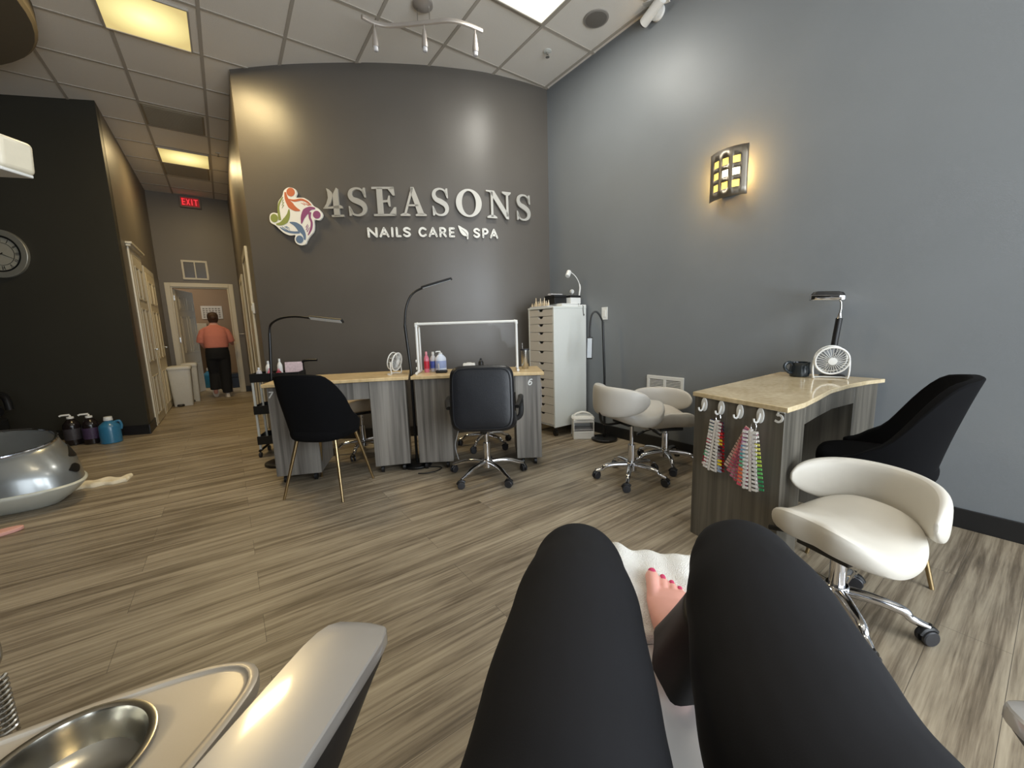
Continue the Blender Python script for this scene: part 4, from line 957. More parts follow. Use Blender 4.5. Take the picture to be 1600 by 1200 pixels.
MB().tube(catmull([(.19, .09, .70), (.19, .08, .80), (.20, .06, .845), (.25, .05, .855), (.33, .04, .855)], 5), .012, 10).build('handle', M['blackm'], t)
Tt = Tr(.36, 4.22, 0, math.radians(-22)); tl = lambda x, y, z=.6965: Tt @ Vector((x, y, z))
bottle('slim white dropper bottle, left one on the trolley', tl(-.085, .02), .17, .024, M['white'], M['white'])
bottle('slim white dropper bottle, right one on the trolley', tl(.005, .04), .185, .022, M['white'], M['white'])
bottle('frosted bottle at the left end of the trolley', tl(-.16, .0), .115, .024, M['clearp'], M['white'])
bottle('pink bottle at the front of the trolley', tl(-.05, -.06), .11, .022, M['pinkliq'], M['pink'])
bottle('dark red bottle at the front of the trolley', tl(.02, -.055), .10, .024, mat('dark red bottle', (140, 40, 60), .3), M['pink'])
t = thing('sample_board', 'pale pink patterned sample board leaning on the trolley', 'board', tl(.12, .04), math.radians(-22))
b = MB(Tr(rx=-.12)); b.box(-.075, .075, -.004, .004, 0, .15); b.build('board', mat('pink patterned card', (208, 186, 190), .5, var=.3, scale=60), t)

# ------------------------------------------------------------------ drawer tower
t = thing('drawer_tower', 'tall white drawer tower in the wall corner', 'drawer cabinet', (2.78, 3.075, 0))
b = MB(); x0, x1, y0, y1 = -.22, .22, -.195, .195
b.box(x0, x1, y0, y0+.018, .10, 1.272); b.box(x0, x1, y1-.018, y1, .10, 1.272); b.box(x1-.01, x1, y0+.018, y1-.018, .10, 1.272); b.box(x0+.02, x1-.01, y0+.018, y1-.018, .10, .12)
b.build('body', M['cabside'], t, bevel=.0015)
MB().box(x0-.004, x1, y0-.002, y1+.002, 1.272, 1.29).build('top', M['cabside'], t, bevel=.002)
for sx in (x0+.05, x1-.05):
    for sy in (y0+.05, y1-.05): b = MB(); b.lathe([(.012, -.012), (.03, -.011), (.03, .011), (.012, .012)], (sx, sy, .03), 16, 'x'); b.tube([(sx, sy, .03), (sx, sy, .10)], .01); b.build('caster', M['blackp'], t)
zb = [1.268, 1.20, 1.125, 1.045, .955, .86, .745, .665, .58, .495, .41, .325, .235, .125]
for i in range(13):
    z1, z0 = zb[i]-.002, zb[i+1]+.002; big = i < 12
    if i >= 6 and i < 7: pass
    b = MB(); xa, xb = x0, x0+.018; yl, yr = y0+.020, y1-.020; zt = z1
    nd = .022; hw = .042
    # front with a trapezoid finger notch in its top edge
    prof = [(yl, z0), (yr, z0), (yr, zt), (hw, zt), (hw-.018, zt-nd), (-hw+.018, zt-nd), (-hw, zt), (yl, zt)]
    A_ = [b.v((xa, p[0], p[1])) for p in prof]; B_ = [b.v((xb, p[0], p[1])) for p in prof]; n = len(prof)
    for k in range(n): b.f([A_[k], A_[(k+1) % n], B_[(k+1) % n], B_[k]])
    b.f(A_[::-1]); b.f(B_); d = b.build('drawer', M['drawer'], t, smooth=0)
    MB().box(xb, xb+.003, -.05, .05, zt-.03, zt+.0).build('notch_shade_strip', M['dark'], d)  # dark strip stands in for the shade behind the notch
# on the tower
wood = mat('pale wood stick', (214, 192, 156), .6); ivory = mat('ivory plastic', (224, 212, 188), .4)
t = thing('sample_tray', 'long clear tray at the front edge of the drawer tower', 'tray', (2.60, 3.11, 1.29))
MB().box(-.03, .05, -.13, .15, 0, .012).build('tray', M['clearp'], t, bevel=.003)
k = 0
for i in range(13):
    y = 3.235-i*.0205; hgt_ = (.035, .035, .04, .085, .05, .08, .05, .05, .08, .052, .05, .055, .035)[i]
    b = MB(); b.lathe([(.0085, 0), (.0085, hgt_*.55), (.004, hgt_*.62), (.0035, hgt_)], n=12)
    o = b.build('polish_bottle', ivory if i % 3 else wood, None, loc=(2.60+.012*((i*7) % 3-1), y, 1.302)); ordn = ('leftmost', 'second from the left', 'third from the left', 'tallest, fourth from the left', 'fifth from the left', 'tall one, sixth from the left', 'middle one', 'just right of the middle', 'tall one, ninth from the left', 'fourth from the right', 'third from the right', 'second from the right', 'rightmost')[i]; tag(o, 'small %s bottle on the drawer tower, %s' % ('ivory' if i % 3 else 'pale wood', ordn), 'bottle', 'small bottles on the drawer tower')
def case(label, loc, sx, sy, sz, m, rz=0, name='case', cat='box', lid=None):
    t = thing(name, label, cat, loc, rz); MB().box(-sx/2, sx/2, -sy/2, sy/2, 0, sz*.72).build('body', m, t, bevel=.003); MB().box(-sx/2, sx/2, -sy/2, sy/2, sz*.74, sz).build('lid', lid or m, t, bevel=.003); return t
case('flat white box under the black case on the drawer tower', (2.80, 3.03, 1.29), .22, .26, .03, M['white'])
case('black case on the flat white box, left one on the drawer tower', (2.74, 3.05, 1.32), .16, .15, .085, M['blackp'], .0, 'case', 'case')
case('black and white case, right one on the drawer tower', (2.90, 2.99, 1.32), .14, .13, .082, M['white'], 0, 'case', 'case', M['blackp'])
b = MB(); rs = []
for i in range(9):
    x = -.08+.02*i; rs.append([(x, (.03+.008*math.sin(i*2.1))*math.cos(q), .010+(.009+.003*math.sin(i*3+q*2))*math.sin(q)) for q in [2*PI*k/10 for k in range(10)]])
o = b.rings(rs).build('plastic_bag', M['clearp'], loc=(2.74, 3.05, 1.405)); tag(o, 'crumpled clear plastic bag on top of the black case', 'bag')
t = thing('clip_lamp', 'white clip lamp with a curved neck on the drawer tower', 'lamp', (2.965, 2.94, 1.29))
MB().box(-.05, .05, -.05, .04, 0, .018).build('clip_base', M['white'], t, bevel=.006)
MB().tube(catmull([(0, 0, .015), (.0, .0, .12), (.01, .0, .20), (-.01, .02, .28), (-.05, .04, .33), (-.085, .055, .345)], 5), [.008]*12+[.004]*14, 8).build('neck', M['white'], t)
MB().tube([(-.085, .055, .352), (-.125, .04, .30)], .024, 20).build('lamp_shade', M['white'], t, bevel=.005)
t = thing('clip_spot', 'small round white lamp head above the cases on the drawer tower', 'lamp', (2.99, 3.06, 1.29))
MB().tube([(0, 0, 0), (-.02, -.01, .14)], .004).build('stem', M['steel'], t); MB().lathe([(.004, -.012), (.02, -.012), (.024, 0), (.02, .012), (.004, .012)], (-.02, -.01, .16), 20, 'y').build('lamp_head', M['white'], t)
cb2 = MB().tube(catmull([(2.94, 2.93, 1.296), (2.96, 2.885, 1.297), (2.95, 2.872, 1.27), (2.96, 2.874, 1.20), (2.965, 2.872, 1.215)], 6), .0028, 6).build('power_cable', M['blackp']); tag(cb2, 'thin black cable with plug dangling over the side of the drawer tower', 'cable')
t = thing('wall_switch', 'white rocker switch plate on the grey wall right of the drawer tower', 'switch', (XR, 2.655, 1.21))
MB().box(-.006, 0, -.036, .036, -.06, .06).build('plate', M['white'], t, bevel=.002); MB().box(-.010, -.006, -.016, .016, -.034, .034).build('rocker', M['white'], t, bevel=.001)
# wall vent
t = thing('wall_vent', 'white slatted vent grille low on the grey wall behind the stools', 'vent', (XR, 1.98, .55))
b = MB()
for q in ((-.175, .175, .075, .10), (-.175, .175, -.10, -.075), (-.175, -.15, -.075, .075), (.15, .175, -.075, .075), (-.012, .012, -.075, .075)): b.box(-.012, 0, q[0], q[1], q[2], q[3])
b.build('frame', M['white'], t, bevel=.002); b = MB()
for k in range(12):
    z = -.070+.0125*k; b.box(-.010, -.003, -.15, -.012, z, z+.0062); b.box(-.010, -.003, .012, .15, z, z+.0062)
b.build('slat', M['white'], t); MB().box(-.001, 0, -.15, .15, -.075, .075).build('duct_shade', M['dark'], t)  # dark sheet on the wall, colour standing in for shade between the slats
# white storage bin and stool lid
t = thing('storage_bin', 'white plastic open-front bin on the floor beside the drawer tower', 'storage bin', (2.785, 2.725, 0), math.radians(-38))
b = MB(); b.box(-.10, .10, -.09, .09, 0, .01); b.box(-.10, -.092, -.09, .09, .01, .19); b.box(.092, .10, -.09, .09, .01, .19); b.box(-.092, .092, .082, .09, .01, .19); b.box(-.092, .092, -.09, -.082, .01, .08); b.box(-.10, .10, -.09, .09, .186, .196); b.box(-.092, .092, -.09, -.082, .165, .186)
b.build('body', M['white'], t, bevel=.005); MB().box(-.09, .09, -.08, .08, .088, .094).build('shelf', M['clearp'], t)
b = MB(); b.tube(catmull([(-.09, 0, .20), (-.07, 0, .235), (0, 0, .255), (.07, 0, .235), (.09, 0, .20)], 5), .018, 10, flat=.5); b.build('handle', M['white'], t)
MB().rings([[(math.copysign(abs(math.cos(q))**.5, math.cos(q))*.11*f_, math.copysign(abs(math.sin(q))**.5, math.sin(q))*.095*f_, z) for q in [2*PI*k/32 for k in range(32)]] for f_, z in ((1, .196), (1.02, .202), (.95, .215), (.6, .222), (.05, .224))]).build('lid', M['white'], t)

# ------------------------------------------------------------------ on desk 5
t = thing('mug', 'dark glazed mug standing on desk 5', 'mug', (2.82, .935, .7605), math.radians(-30))
MB().lathe([(.044, 0), (.050, .004), (.054, .03), (.050, .065), (.053, .083), (.0545, .086), (.052, .087), (.047, .066), (.050, .03), (.046, .008), (.002, .008)], n=36).build('body', M['mug'], t)
MB().tube(catmull([(-.048, 0, .072), (-.068, 0, .088), (-.094, 0, .078), (-.096, 0, .052), (-.072, 0, .030), (-.052, 0, .024)], 6), .0075, 10, flat=1.3).build('handle', M['mug'], t)
t = thing('desk_lamp', 'black and chrome desk lamp behind the fan on desk 5', 'lamp', (2.915, .80, .7605))
MB().lathe([(.062, 0), (.064, .006), (.055, .014), (.02, .018)], n=32).build('base', M['blackm'], t)
MB().tube([(0, -.0, .014), (.0, .0, .20), (.0, -.012, .345)], .0165, 16).build('handle_pole', M['blackp'], t, bevel=.002)
MB().tube([(.0, -.012, .345), (0, -.012, .352), (0, -.013, .375)], [.014, .012, .008], 14).build('joint', M['chrome'], t)
MB().tube(catmull([(0, -.013, .37), (0, -.016, .41), (.0, -.012, .44), (-.01, .0, .462)], 5), .0055, 10).build('neck', M['steel'], t)
Th = Tr(-.03, .045, .475, math.radians(20), .06, 0)
def rr_(sx, sy, z, e=.35, f_=1): return [(math.copysign(abs(math.cos(q))**e, math.cos(q))*sx*f_, math.copysign(abs(math.sin(q))**e, math.sin(q))*sy*f_, z) for q in [2*PI*k/36 for k in range(36)]]
hd_ = MB(Th).rings([rr_(.055, .074, -.022), rr_(.062, .082, -.018), rr_(.060, .080, .004), rr_(.052, .070, .020), rr_(.03, .05, .026)]).build('lamp_head', M['blackp'], t)
MB(Th).rings([rr_(.063, .083, -.024), rr_(.0645, .0845, -.022), rr_(.0640, .084, .000), rr_(.0620, .082, .002)], cap=False).build('chrome_band', M['chrome'], hd_)
MB(Th).rings([rr_(.054, .073, -.0245), rr_(.054, .073, -.0225)]).build('lens', M['ledoff'], hd_)

# ------------------------------------------------------------------ corridor: bins, back room, woman walking away
def waste_bin(label, loc, rz, w_, d_, h):
    t = thing('waste_bin', label, 'waste bin', loc, rz)
    def rr(f_, z): return [(math.copysign(abs(math.cos(q))**.3, math.cos(q))*w_/2*f_, math.copysign(abs(math.sin(q))**.3, math.sin(q))*d_/2*f_, z) for q in [2*PI*k/40 for k in range(40)]]
    MB().rings([rr(.80, 0), (rr(.82, .01)), rr(.98, h-.06), rr(.98, h-.055)]).build('body', M['bin'], t)
    MB().rings([rr(1.04, h-.06), rr(1.07, h-.05), rr(1.07, h-.03), rr(1.0, h-.01), rr(.7, h), rr(.1, h+.004)]).build('lid', M['bin'], t)
    b = MB(); b.lathe([(.045, 0), (.05, .01), (.04, .03)], (-w_*.12, -d_/2*.84, .004), 20); b.build('pedal', M['charp'], t)
    return t
waste_bin('white lidded pedal bin in the corridor by the doorway', (-.665, 8.30, 0), 0, .30, .26, .645)
waste_bin('second white bin standing behind the pedal bin', (-.56, 8.68, 0), 0, .22, .20, .66)
t = thing('wall_poster', 'white printed notice on the back room wall beyond the doorway', 'poster', (-.20, 11.79, 1.64))
MB().box(-.20, .20, -.004, 0, -.15, .15).build('sheet', M['towel'], t); b = MB()
g_ = mat('grey print', (150, 146, 140), .7)
for j in range(5):
    for i in range(6): b.box(-.17+i*.058, -.13+i*.058, -.0055, -.004, -.12+j*.048, -.09+j*.048)
t2 = b.build('print', g_, t)
t = thing('counter_shelf', 'white counter along the back room wall behind the walking woman', 'counter', (-.72, 11.55, 0))
MB().box(-.55, .40, -.22, .24, 1.10, 1.38).build('cupboard', mat('cream cupboard', (206, 194, 168), .5), t, bevel=.004)
MB().box(-.55, .10, -.22, .24, 0, .75).build('base_cabinet', M['doorw'], t, bevel=.004)
for xx in (-.54, .38): MB().box(xx, xx+.02, .22, .24, .75, 1.10).build('support', M['doorw'], t)
t = thing('door_frame_post', 'cream frame standing in the back room left of the side wall', 'frame', (.24, 11.2, 0)); MB().box(-.035, .0, -.5, .4, 1.25, 1.30).build('head', M['trimw'], t); MB().box(-.035, 0, -.5, -.44, 0, 1.25).build('jamb', M['trimw'], t); MB().box(-.035, 0, .34, .40, 0, 1.25).build('jamb', M['trimw'], t)
bottle('blue water jug on the back room floor', (-.36, 10.7, 0), .42, .13, M['blue'], M['white'], 'water_jug', 'jug')
case('dark bag-like box on the back room floor right of the doorway', (.10, 10.3, 0), .25, .3, .30, M['blackp'], .2, 'storage_case', 'box')
case('low brown box on the back room floor behind the water jug', (-.42, 11.2, 0), .35, .3, .16, mat('cardboard', (140, 104, 72), .8), .1, 'carton', 'box')

def skin(name, verts, edges, rad, m, parent, sub=2, root=0, loc=None):
    me = bpy.data.meshes.new(name); me.from_pydata([tuple(v) for v in verts], edges, []); o = bpy.data.objects.new(name, me); COL.objects.link(o)
    if parent: o.parent = parent
    if loc: o.location = loc
    md = o.modifiers.new('skin', 'SKIN'); md.use_smooth_shade = True; md.branch_smoothing = .6
    for i, r_ in enumerate(rad):
        sv = me.skin_vertices[0].data[i]; sv.radius = r_ if isinstance(r_, tuple) else (r_, r_); sv.use_root = (i == root)
    s_ = o.modifiers.new('sub', 'SUBSURF'); s_.levels = sub; s_.render_levels = sub; me.materials.append(m); return o
W_ = thing('person', 'person in coral shirt and black trousers walking away through the corridor doorway', 'person', (-.15, 8.86, 0), math.radians(2))
V = [(0, 0, .80), (0, .0, .98), (0, .01, 1.16), (0, .02, 1.25), (0, .035, 1.32), (0, .05, 1.40),            # pelvis..head base 0-5
     (0, .05, 1.46),                                                                                    # 6
     (-.16, .01, 1.20), (-.215, .0, 1.0), (-.17, .16, .90), (-.155, .22, .90),                                      # 7-10 left arm
     (.16, .01, 1.20), (.225, .02, 1.0), (.24, .18, .94), (.25, .24, .95),                                         # 11-14 right arm
     (-.085, .0, .76), (-.10, .12, .44), (-.125, .26, .10), (-.13, .22, .02),                                        # unused slot keeps ordering (left leg lifts)
     (.085, .0, .76), (.08, -.01, .42), (.07, -.06, .08), (.07, .04, .035)]
# left leg trails: knee under the hip, heel lifted behind
V[15:19] = [(-.085, .0, .76), (-.075, .06, .43), (-.10, -.02, .15), (-.10, .06, .06)]
# waist-to-ankles
E1 = [(0, 1), (1, 2), (2, 3), (3, 4), (4, 5), (5, 6), (3, 7), (7, 8), (8, 9), (9, 10), (3, 11), (11, 12), (12, 13), (13, 14), (0, 15), (15, 16), (16, 17), (17, 18), (0, 19), (19, 20), (20, 21), (21, 22)]
rad = [.13, .12, .12, .07, .045, .075, .07, .045, .038, .028, .024, .045, .038, .028, .024, .08, .052, .035, .035, .08, .052, .035, .035]
skin('body', V, E1, rad, M['skin'], W_)
# five short fingers on each hand
def far_hand(base, dx):
    for k in range(4): MB().tube([Vector(base)+Vector((dx*(.012*k-.018), .015, 0)), Vector(base)+Vector((dx*(.013*k-.02), .05, -.004)), Vector(base)+Vector((dx*(.012*k-.018), .072-.006*abs(k-1.5), -.022))], [.008, .0075, .006], 8).build('finger', M['skin'], W_)
    MB().tube([Vector(base)+Vector((-dx*.02, 0, .005)), Vector(base)+Vector((-dx*.034, .03, .01)), Vector(base)+Vector((-dx*.03, .05, .006))], [.010, .009, .007], 8).build('thumb', M['skin'], W_)
far_hand((-.155, .225, .90), -1); far_hand((.25, .245, .95), 1)
# shirt: boxy loft with sleeves
def el(cx, cy, z, rx, ry, n=28, e=.8): return [(cx+math.copysign(abs(math.cos(q))**e, math.cos(q))*rx, cy+math.copysign(abs(math.sin(q))**e, math.sin(q))*ry, z) for q in [2*PI*k/n for k in range(n)]]
b = MB(); b.rings([el(0, .0, .885, .165, .13), el(0, .0, .90, .178, .142), el(0, 0, .98, .180, .145), el(0, 0, 1.10, .182, .14), el(0, .005, 1.18, .172, .120), el(0, .01, 1.245, .155, .10), el(0, .02, 1.28, .085, .07), el(0, .025, 1.295, .065, .06)])
for sx in (-1, 1): b.tube([(sx*.11, .01, 1.215), (sx*.165, .01, 1.17), (sx*.20, .01, 1.08), (sx*.222, .03, .985)], [.055, .062, .062, .062], 18)
sh = b.build('shirt', M['coral'], W_); rm = sh.modifiers.new('r', 'REMESH'); rm.mode = 'VOXEL'; rm.voxel_size = .012; rm.use_smooth_shade = True; sm_ = sh.modifiers.new('s', 'SMOOTH'); sm_.iterations = 4
MB().rings([el(0, .025, 1.29, .052, .05), el(0, .028, 1.325, .048, .046)], cap=False).build('collar', M['blackp'], W_)
MB().rings([el(0, 0, .885, .168, .133), el(0, 0, .905, .171, .136)]).build('belt', M['blackm'], W_)
b = MB(); b.rings([el(0, 0, .90, .165, .13), el(0, 0, .80, .178, .14), el(0, 0, .70, .17, .13), el(0, 0, .67, .10, .10)])
b.rings([el(-.085, .0, .76, .095, .11), el(-.085, .03, .60, .095, .105), el(-.08, .06, .43, .085, .09), el(-.09, .02, .28, .08, .085), el(-.10, -.01, .15, .078, .08), el(-.10, -.01, .145, .06, .06)])
b.rings([el(.085, .0, .76, .095, .11), el(.082, -.0, .60, .095, .105), el(.08, -.01, .43, .085, .09), el(.075, -.03, .25, .08, .082), el(.07, -.05, .08, .075, .08), el(.07, -.05, .075, .06, .06)])
pt = b.build('trousers', M['slacks'], W_); rm = pt.modifiers.new('r', 'REMESH'); rm.mode = 'VOXEL'; rm.voxel_size = .012; rm.use_smooth_shade = True; sm_ = pt.modifiers.new('s', 'SMOOTH'); sm_.iterations = 3
b = MB(); b.rings([el(0, .04, 1.30, .03, .02), el(0, .03, 1.33, .062, .055), el(0, .035, 1.40, .082, .080), el(0, .045, 1.46, .084, .092), el(0, .05, 1.505, .066, .075), el(0, .05, 1.525, .02, .02)]); b.rings([el(0, -.03, 1.37, .01, .01), el(0, -.045, 1.40, .045, .04), el(0, -.045, 1.44, .05, .045), el(0, -.035, 1.475, .02, .02)])
b.build('hair', M['hair'], W_, sub=1)
for nm_, c_, tilt in (('shoe', (.07, .0, .0), 0), ('shoe', (-.10, .0, .115), -.95)):
    Tq = Tr(c_[0], c_[1], c_[2]) @ Euler((tilt, 0, 0)).to_matrix().to_4x4()
    MB(Tq).rings([[(x*f_, y, z) for x, y, z in el(0, .02, 0, .045, .125)] for f_ in (1,)]+[el(0, .02, .03, .046, .126), el(0, .01, .055, .040, .10), el(0, -.04, .08, .034, .05)]).build('shoe', M['shoe'], W_)
t = thing('paper_slip', 'small white paper held in the right hand of the walking person', 'paper', (.115, 9.12, .965)); MB().box(-.045, .045, -.03, .04, 0, .006).build('sheet', M['towel'], t)

# ------------------------------------------------------------------ left side: other pedicure chairs, towel, slipper, white box
ca_ = math.atan2(-.58, .814)
t = thing('pedicure_chair', 'silver and white pedicure tub at the left edge of the picture', 'pedicure chair', (-.95, 3.86, 0), ca_)   # local +x is the tip, body towards -x
def tear(z, L, Wd, tip=0.0, n=48, cx=-.58, lift=0.0):
    out = []
    for k in range(n):
        q = 2*PI*k/n; c, s_ = math.cos(q), math.sin(q); e = .86
        x = cx+math.copysign(abs(c)**e, c)*L+tip; y = math.copysign(abs(s_)**.95, s_)*Wd*(1-.28*max(0, c)**2)
        out.append((x, y, z+lift*y+.0*x))
    return out
MB().rings([tear(0, .42, .22), tear(.012, .44, .24), tear(.07, .52, .31), tear(.125, .575, .355), tear(.14, .585, .36), tear(.15, .575, .352)]).build('lower_shell', M['hullw'], t, smooth=1.2)
MB().rings([tear(.145, .57, .348), tear(.22, .555, .345), tear(.30, .52, .335, lift=.05), tear(.37, .46, .31, -.01, lift=.12), tear(.405, .44, .30, -.01, lift=.16), tear(.410, .42, .285, -.01, lift=.16), tear(.39, .40, .27, -.01, lift=.14), tear(.30, .36, .24, -.01), tear(.22, .30, .20, -.01)]).build('tub', M['silver'], t, smooth=1.2)
MB().tube(tear(.415, .435, .293, -.01, lift=.16)+[tear(.415, .435, .293, -.01, lift=.16)[0]], .010, 8, cap=False).build('rim', M['chrome'], t)
for (a0, a1, z) in ((.30, 1.25, .31), (.04, .45, .235)):
    b = MB(); rs = []
    for i in range(11):
        q = a0+(a1-a0)*i/10; c, s_ = math.cos(q), math.sin(q); hh = .045*math.sin(PI*i/10)+.004
        def sp(zz, off):
            k = [(.145, .57, .348), (.22, .555, .345), (.30, .52, .335), (.37, .46, .31), (.41, .44, .30)]; L, Wd = k[-1][1:]
            for u, v in zip(k, k[1:]):
                if u[0] <= zz <= v[0]: f_ = (zz-u[0])/(v[0]-u[0]); L = u[1]+(v[1]-u[1])*f_; Wd = u[2]+(v[2]-u[2])*f_
            y = s_**.95*Wd*(1-.28*c*c); return (-.58+c**.86*L+off*c, y+off*s_, zz+max(0, (zz-.22)*.8)*y)
        rs.append([sp(z-hh*.6, .003), sp(z+hh*.6, .003), sp(z+hh*.6, -.01), sp(z-hh*.6, -.01)])
    b.rings(rs).build('dark_inlay', M['blackp'], t)
b = MB(); b.rings([tear(.225, .28, .19, -.01), tear(.245, .26, .17, -.01)]); b.build('liner', M['blackp'], t)
MB().tube(catmull([(-.75, .1, .26), (-.72, .12, .42), (-.66, .06, .44), (-.60, .0, .40)], 5), .014, 10).build('faucet', M['chrome'], t)
b = MB(); b.rings([rr_(.27, .28, .30), rr_(.28, .29, .34), rr_(.28, .29, .50), rr_(.25, .26, .53)]); o = b.build('seat', M['leather'], t, sub=1); o.location = (-1.35, 0, 0)
MB(Tr(-1.35, 0, 0)).box(-.24, .24, -.25, .25, 0, .30).build('seat_base', M['silver'], t, bevel=.03)
MB(Tr(-1.62, 0, .5, 0, 0, -.25)).rings([rr_(.06, .27, 0), rr_(.07, .28, .1), rr_(.07, .27, .5), rr_(.06, .24, .68), rr_(.03, .15, .72)]).build('backrest', M['leather'], t, sub=1)
# black chair further back
t = thing('pedicure_chair', 'black high-backed pedicure chair in the dark against the clock wall', 'pedicure chair', (-2.28, 6.22, 0), math.radians(150))
MB().box(-.26, .26, -.28, .26, 0, .34).build('base', M['blackp'], t, bevel=.03)
MB().rings([rr_(.27, .28, .34), rr_(.28, .29, .38), rr_(.28, .29, .46), rr_(.24, .25, .49)]).build('seat', M['leather'], t, sub=1)
b = MB(Tr(0, .27, .30, 0, -.10, 0)); rs = []
for z, w2, th in ((0, .27, .06), (.25, .29, .075), (.55, .28, .075), (.75, .22, .06), (.86, .13, .045), (.90, .04, .02)): rs.append(rr_(w2, th, z, .5))
b.rings(rs).build('backrest', mat('glossy black shell', (16, 16, 17), .18, coat=.6), t, sub=1)
for sx in (-.30, .30): MB().tube(catmull([(sx, .25, .40), (sx, .22, .58), (sx, 0, .62), (sx, -.22, .58), (sx, -.26, .42)], 5), .03, 10).build('armrest', M['blackp'], t)
# towel on the floor
def cloth(name, w_, d_, m, nx=40, ny=16, th=.016, amp=.007, seed=1, zf=None):
    rnd = random.Random(seed); ph = [rnd.uniform(0, 6) for _ in range(6)]; b = MB()
    def zz(x, y): return th+amp*math.sin(y*70/d_*.16+ph[0]+2*math.sin(x*9+ph[1]))+amp*.6*math.sin(x*40+ph[2]+y*50)+(zf(x, y) if zf else 0)
    top = [[b.v((-w_/2+w_*i/nx, -d_/2+d_*j/ny+.012*math.sin(i*.5+ph[3]), max(.004, zz(-w_/2+w_*i/nx, -d_/2+d_*j/ny)*(0.55 if i in (0, nx) or j in (0, ny) else 1)))) for i in range(nx+1)] for j in range(ny+1)]
    bot = [[b.v((-w_/2+w_*i/nx, -d_/2+d_*j/ny+.012*math.sin(i*.5+ph[3]), .001+(zf(-w_/2+w_*i/nx, -d_/2+d_*j/ny) if zf else 0))) for i in range(nx+1)] for j in range(ny+1)]
    for j in range(ny):
        for i in range(nx): b.f([top[j][i], top[j][i+1], top[j+1][i+1], top[j+1][i]]); b.f([bot[j][i], bot[j+1][i], bot[j+1][i+1], bot[j][i+1]])
    for i in range(nx): b.f([bot[0][i], bot[0][i+1], top[0][i+1], top[0][i]]); b.f([bot[ny][i+1], bot[ny][i], top[ny][i], top[ny][i+1]])
    for j in range(ny): b.f([bot[j+1][0], bot[j][0], top[j][0], top[j+1][0]]); b.f([bot[j][nx], bot[j+1][nx], top[j+1][nx], top[j][nx]])
    return b.build(name, m, smooth=1.5)
o = cloth('folded_towel', .36, .15, M['towelc'], th=.022, amp=.009); o.location = (-.925, 4.28, 0); o.rotation_euler = (0, 0, -.10); tag(o, 'cream towel strip lying on the floor beyond the silver tub', 'towel')
# slipper
t = thing('slipper', 'pink foam slipper on the floor at the left edge', 'slipper', (-1.235, 3.50, 0), math.radians(20)); t.location = (-1.23, 3.515, 0)
sole = [(.125*math.cos(q), (.042+.010*math.cos(q))*math.sin(q)) for q in [2*PI*k/32 for k in range(32)]]
b = MB(); b.prism(sole, 0, .022); b.build('sole', M['slip'], t, bevel=.005)
b = MB(); b.tube(catmull([(-.03, -.046, .018), (-.02, -.032, .042), (-.01, 0, .052), (-.02, .032, .042), (-.03, .046, .018)], 5), .022, 8, flat=.25); b.build('strap', M['slip'], t)
# white box head on a stand at the left edge
t = thing('steamer_head', 'white rounded appliance head high at the left edge of the picture', 'appliance', (-.68, 2.70, 0), math.radians(-35.5))
Tb = Tr(-.025, 0, 1.905, 0, 0, .08)
MB(Tb).box(-.15, .090, -.065, .065, -.068, .064).build('housing', mat('cream appliance plastic', (226, 218, 196), .4), t, bevel=.02, seg=4)
MB(Tb).box(-.14, .080, -.058, .058, -.078, -.064).build('trim_plate', M['white'], t, bevel=.004)
MB().tube(catmull([(-.14, 0, 1.86), (-.30, 0, 1.84), (-.62, 0, 1.80), (-.72, 0, 1.70), (-.73, 0, 1.2), (-.73, 0, .02)], 6), .011).build('stand_pole', M['whitem'], t); MB().lathe([(.16, 0), (.16, .02), (.03, .03)], (-.73, 0, 0)).build('base', M['whitem'], t)
# ------------------------------------------------------------------ the viewer's own pedicure chair (local x right, y forward)
CR = math.atan2(.69, .72)-PI/2
PC = thing('pedicure_chair', 'pearl silver pedicure chair with rounded armrests in the foreground, the viewer sits in it', 'pedicure chair', (0, 0, 0), CR)
CM = Euler((0, 0, CR)).to_matrix().to_4x4()
def wp(r, f, z): return CM @ Vector((r, f, z))
def armrest(sg):
    inner, outer = (-.298, -.418) if sg < 0 else (.478, .598)
    c = (inner+outer)/2; hw = abs(inner-outer)/2
    rs = []
    stations = [(-.42, 1, 0), (-.1, 1, 0), (.20, 1, 0), (.39, 1, 0), (.455, .985, 0), (.482, .945, -.001), (.500, .86, -.002), (.512, .70, -.004), (.519, .46, -.008), (.522, .16, -.012)]
    for y, wv, dz in stations:
        ring = []; w2 = hw*wv; sk_ = (1-wv)*hw*(-.35 if sg < 0 else .35)*-1
        prof = [(-1, -.012), (-1.0, .000), (-.975, .0045), (-.93, .0065), (-.6, .0078), (-.2, .0085), (.2, .0085), (.6, .0078), (.93, .0065), (.975, .0045), (1.0, .000), (1, -.012)]
        for u, z in prof: ring.append((c+sk_+u*w2, y, .655+z+dz))
        rs.append(ring)
    a = MB().rings(rs).build('armrest', M['pearl'], PC, smooth=.5)
    rs = []
    for y, wv, dz in stations:
        w2 = hw*wv*.985; zl = .640-max(0, (.52-y))*.42; zl = max(zl, .30); sk_ = (1-wv)*hw*(.35 if sg < 0 else -.35)
        ring = [(c+sk_-w2, y-.003, .643+dz), (c+sk_+w2, y-.003, .643+dz), (c+sk_+w2*.98, y-.006, (.643+zl)/2), (c+sk_+w2*.88, y-.01, zl), (c+sk_-w2*.88, y-.01, zl), (c+sk_-w2*.98, y-.006, (.643+zl)/2)]
        rs.append(ring)
    MB().rings(rs).build('side_panel', M['charp'], a, smooth=.8)
armrest(-1); armrest(1)
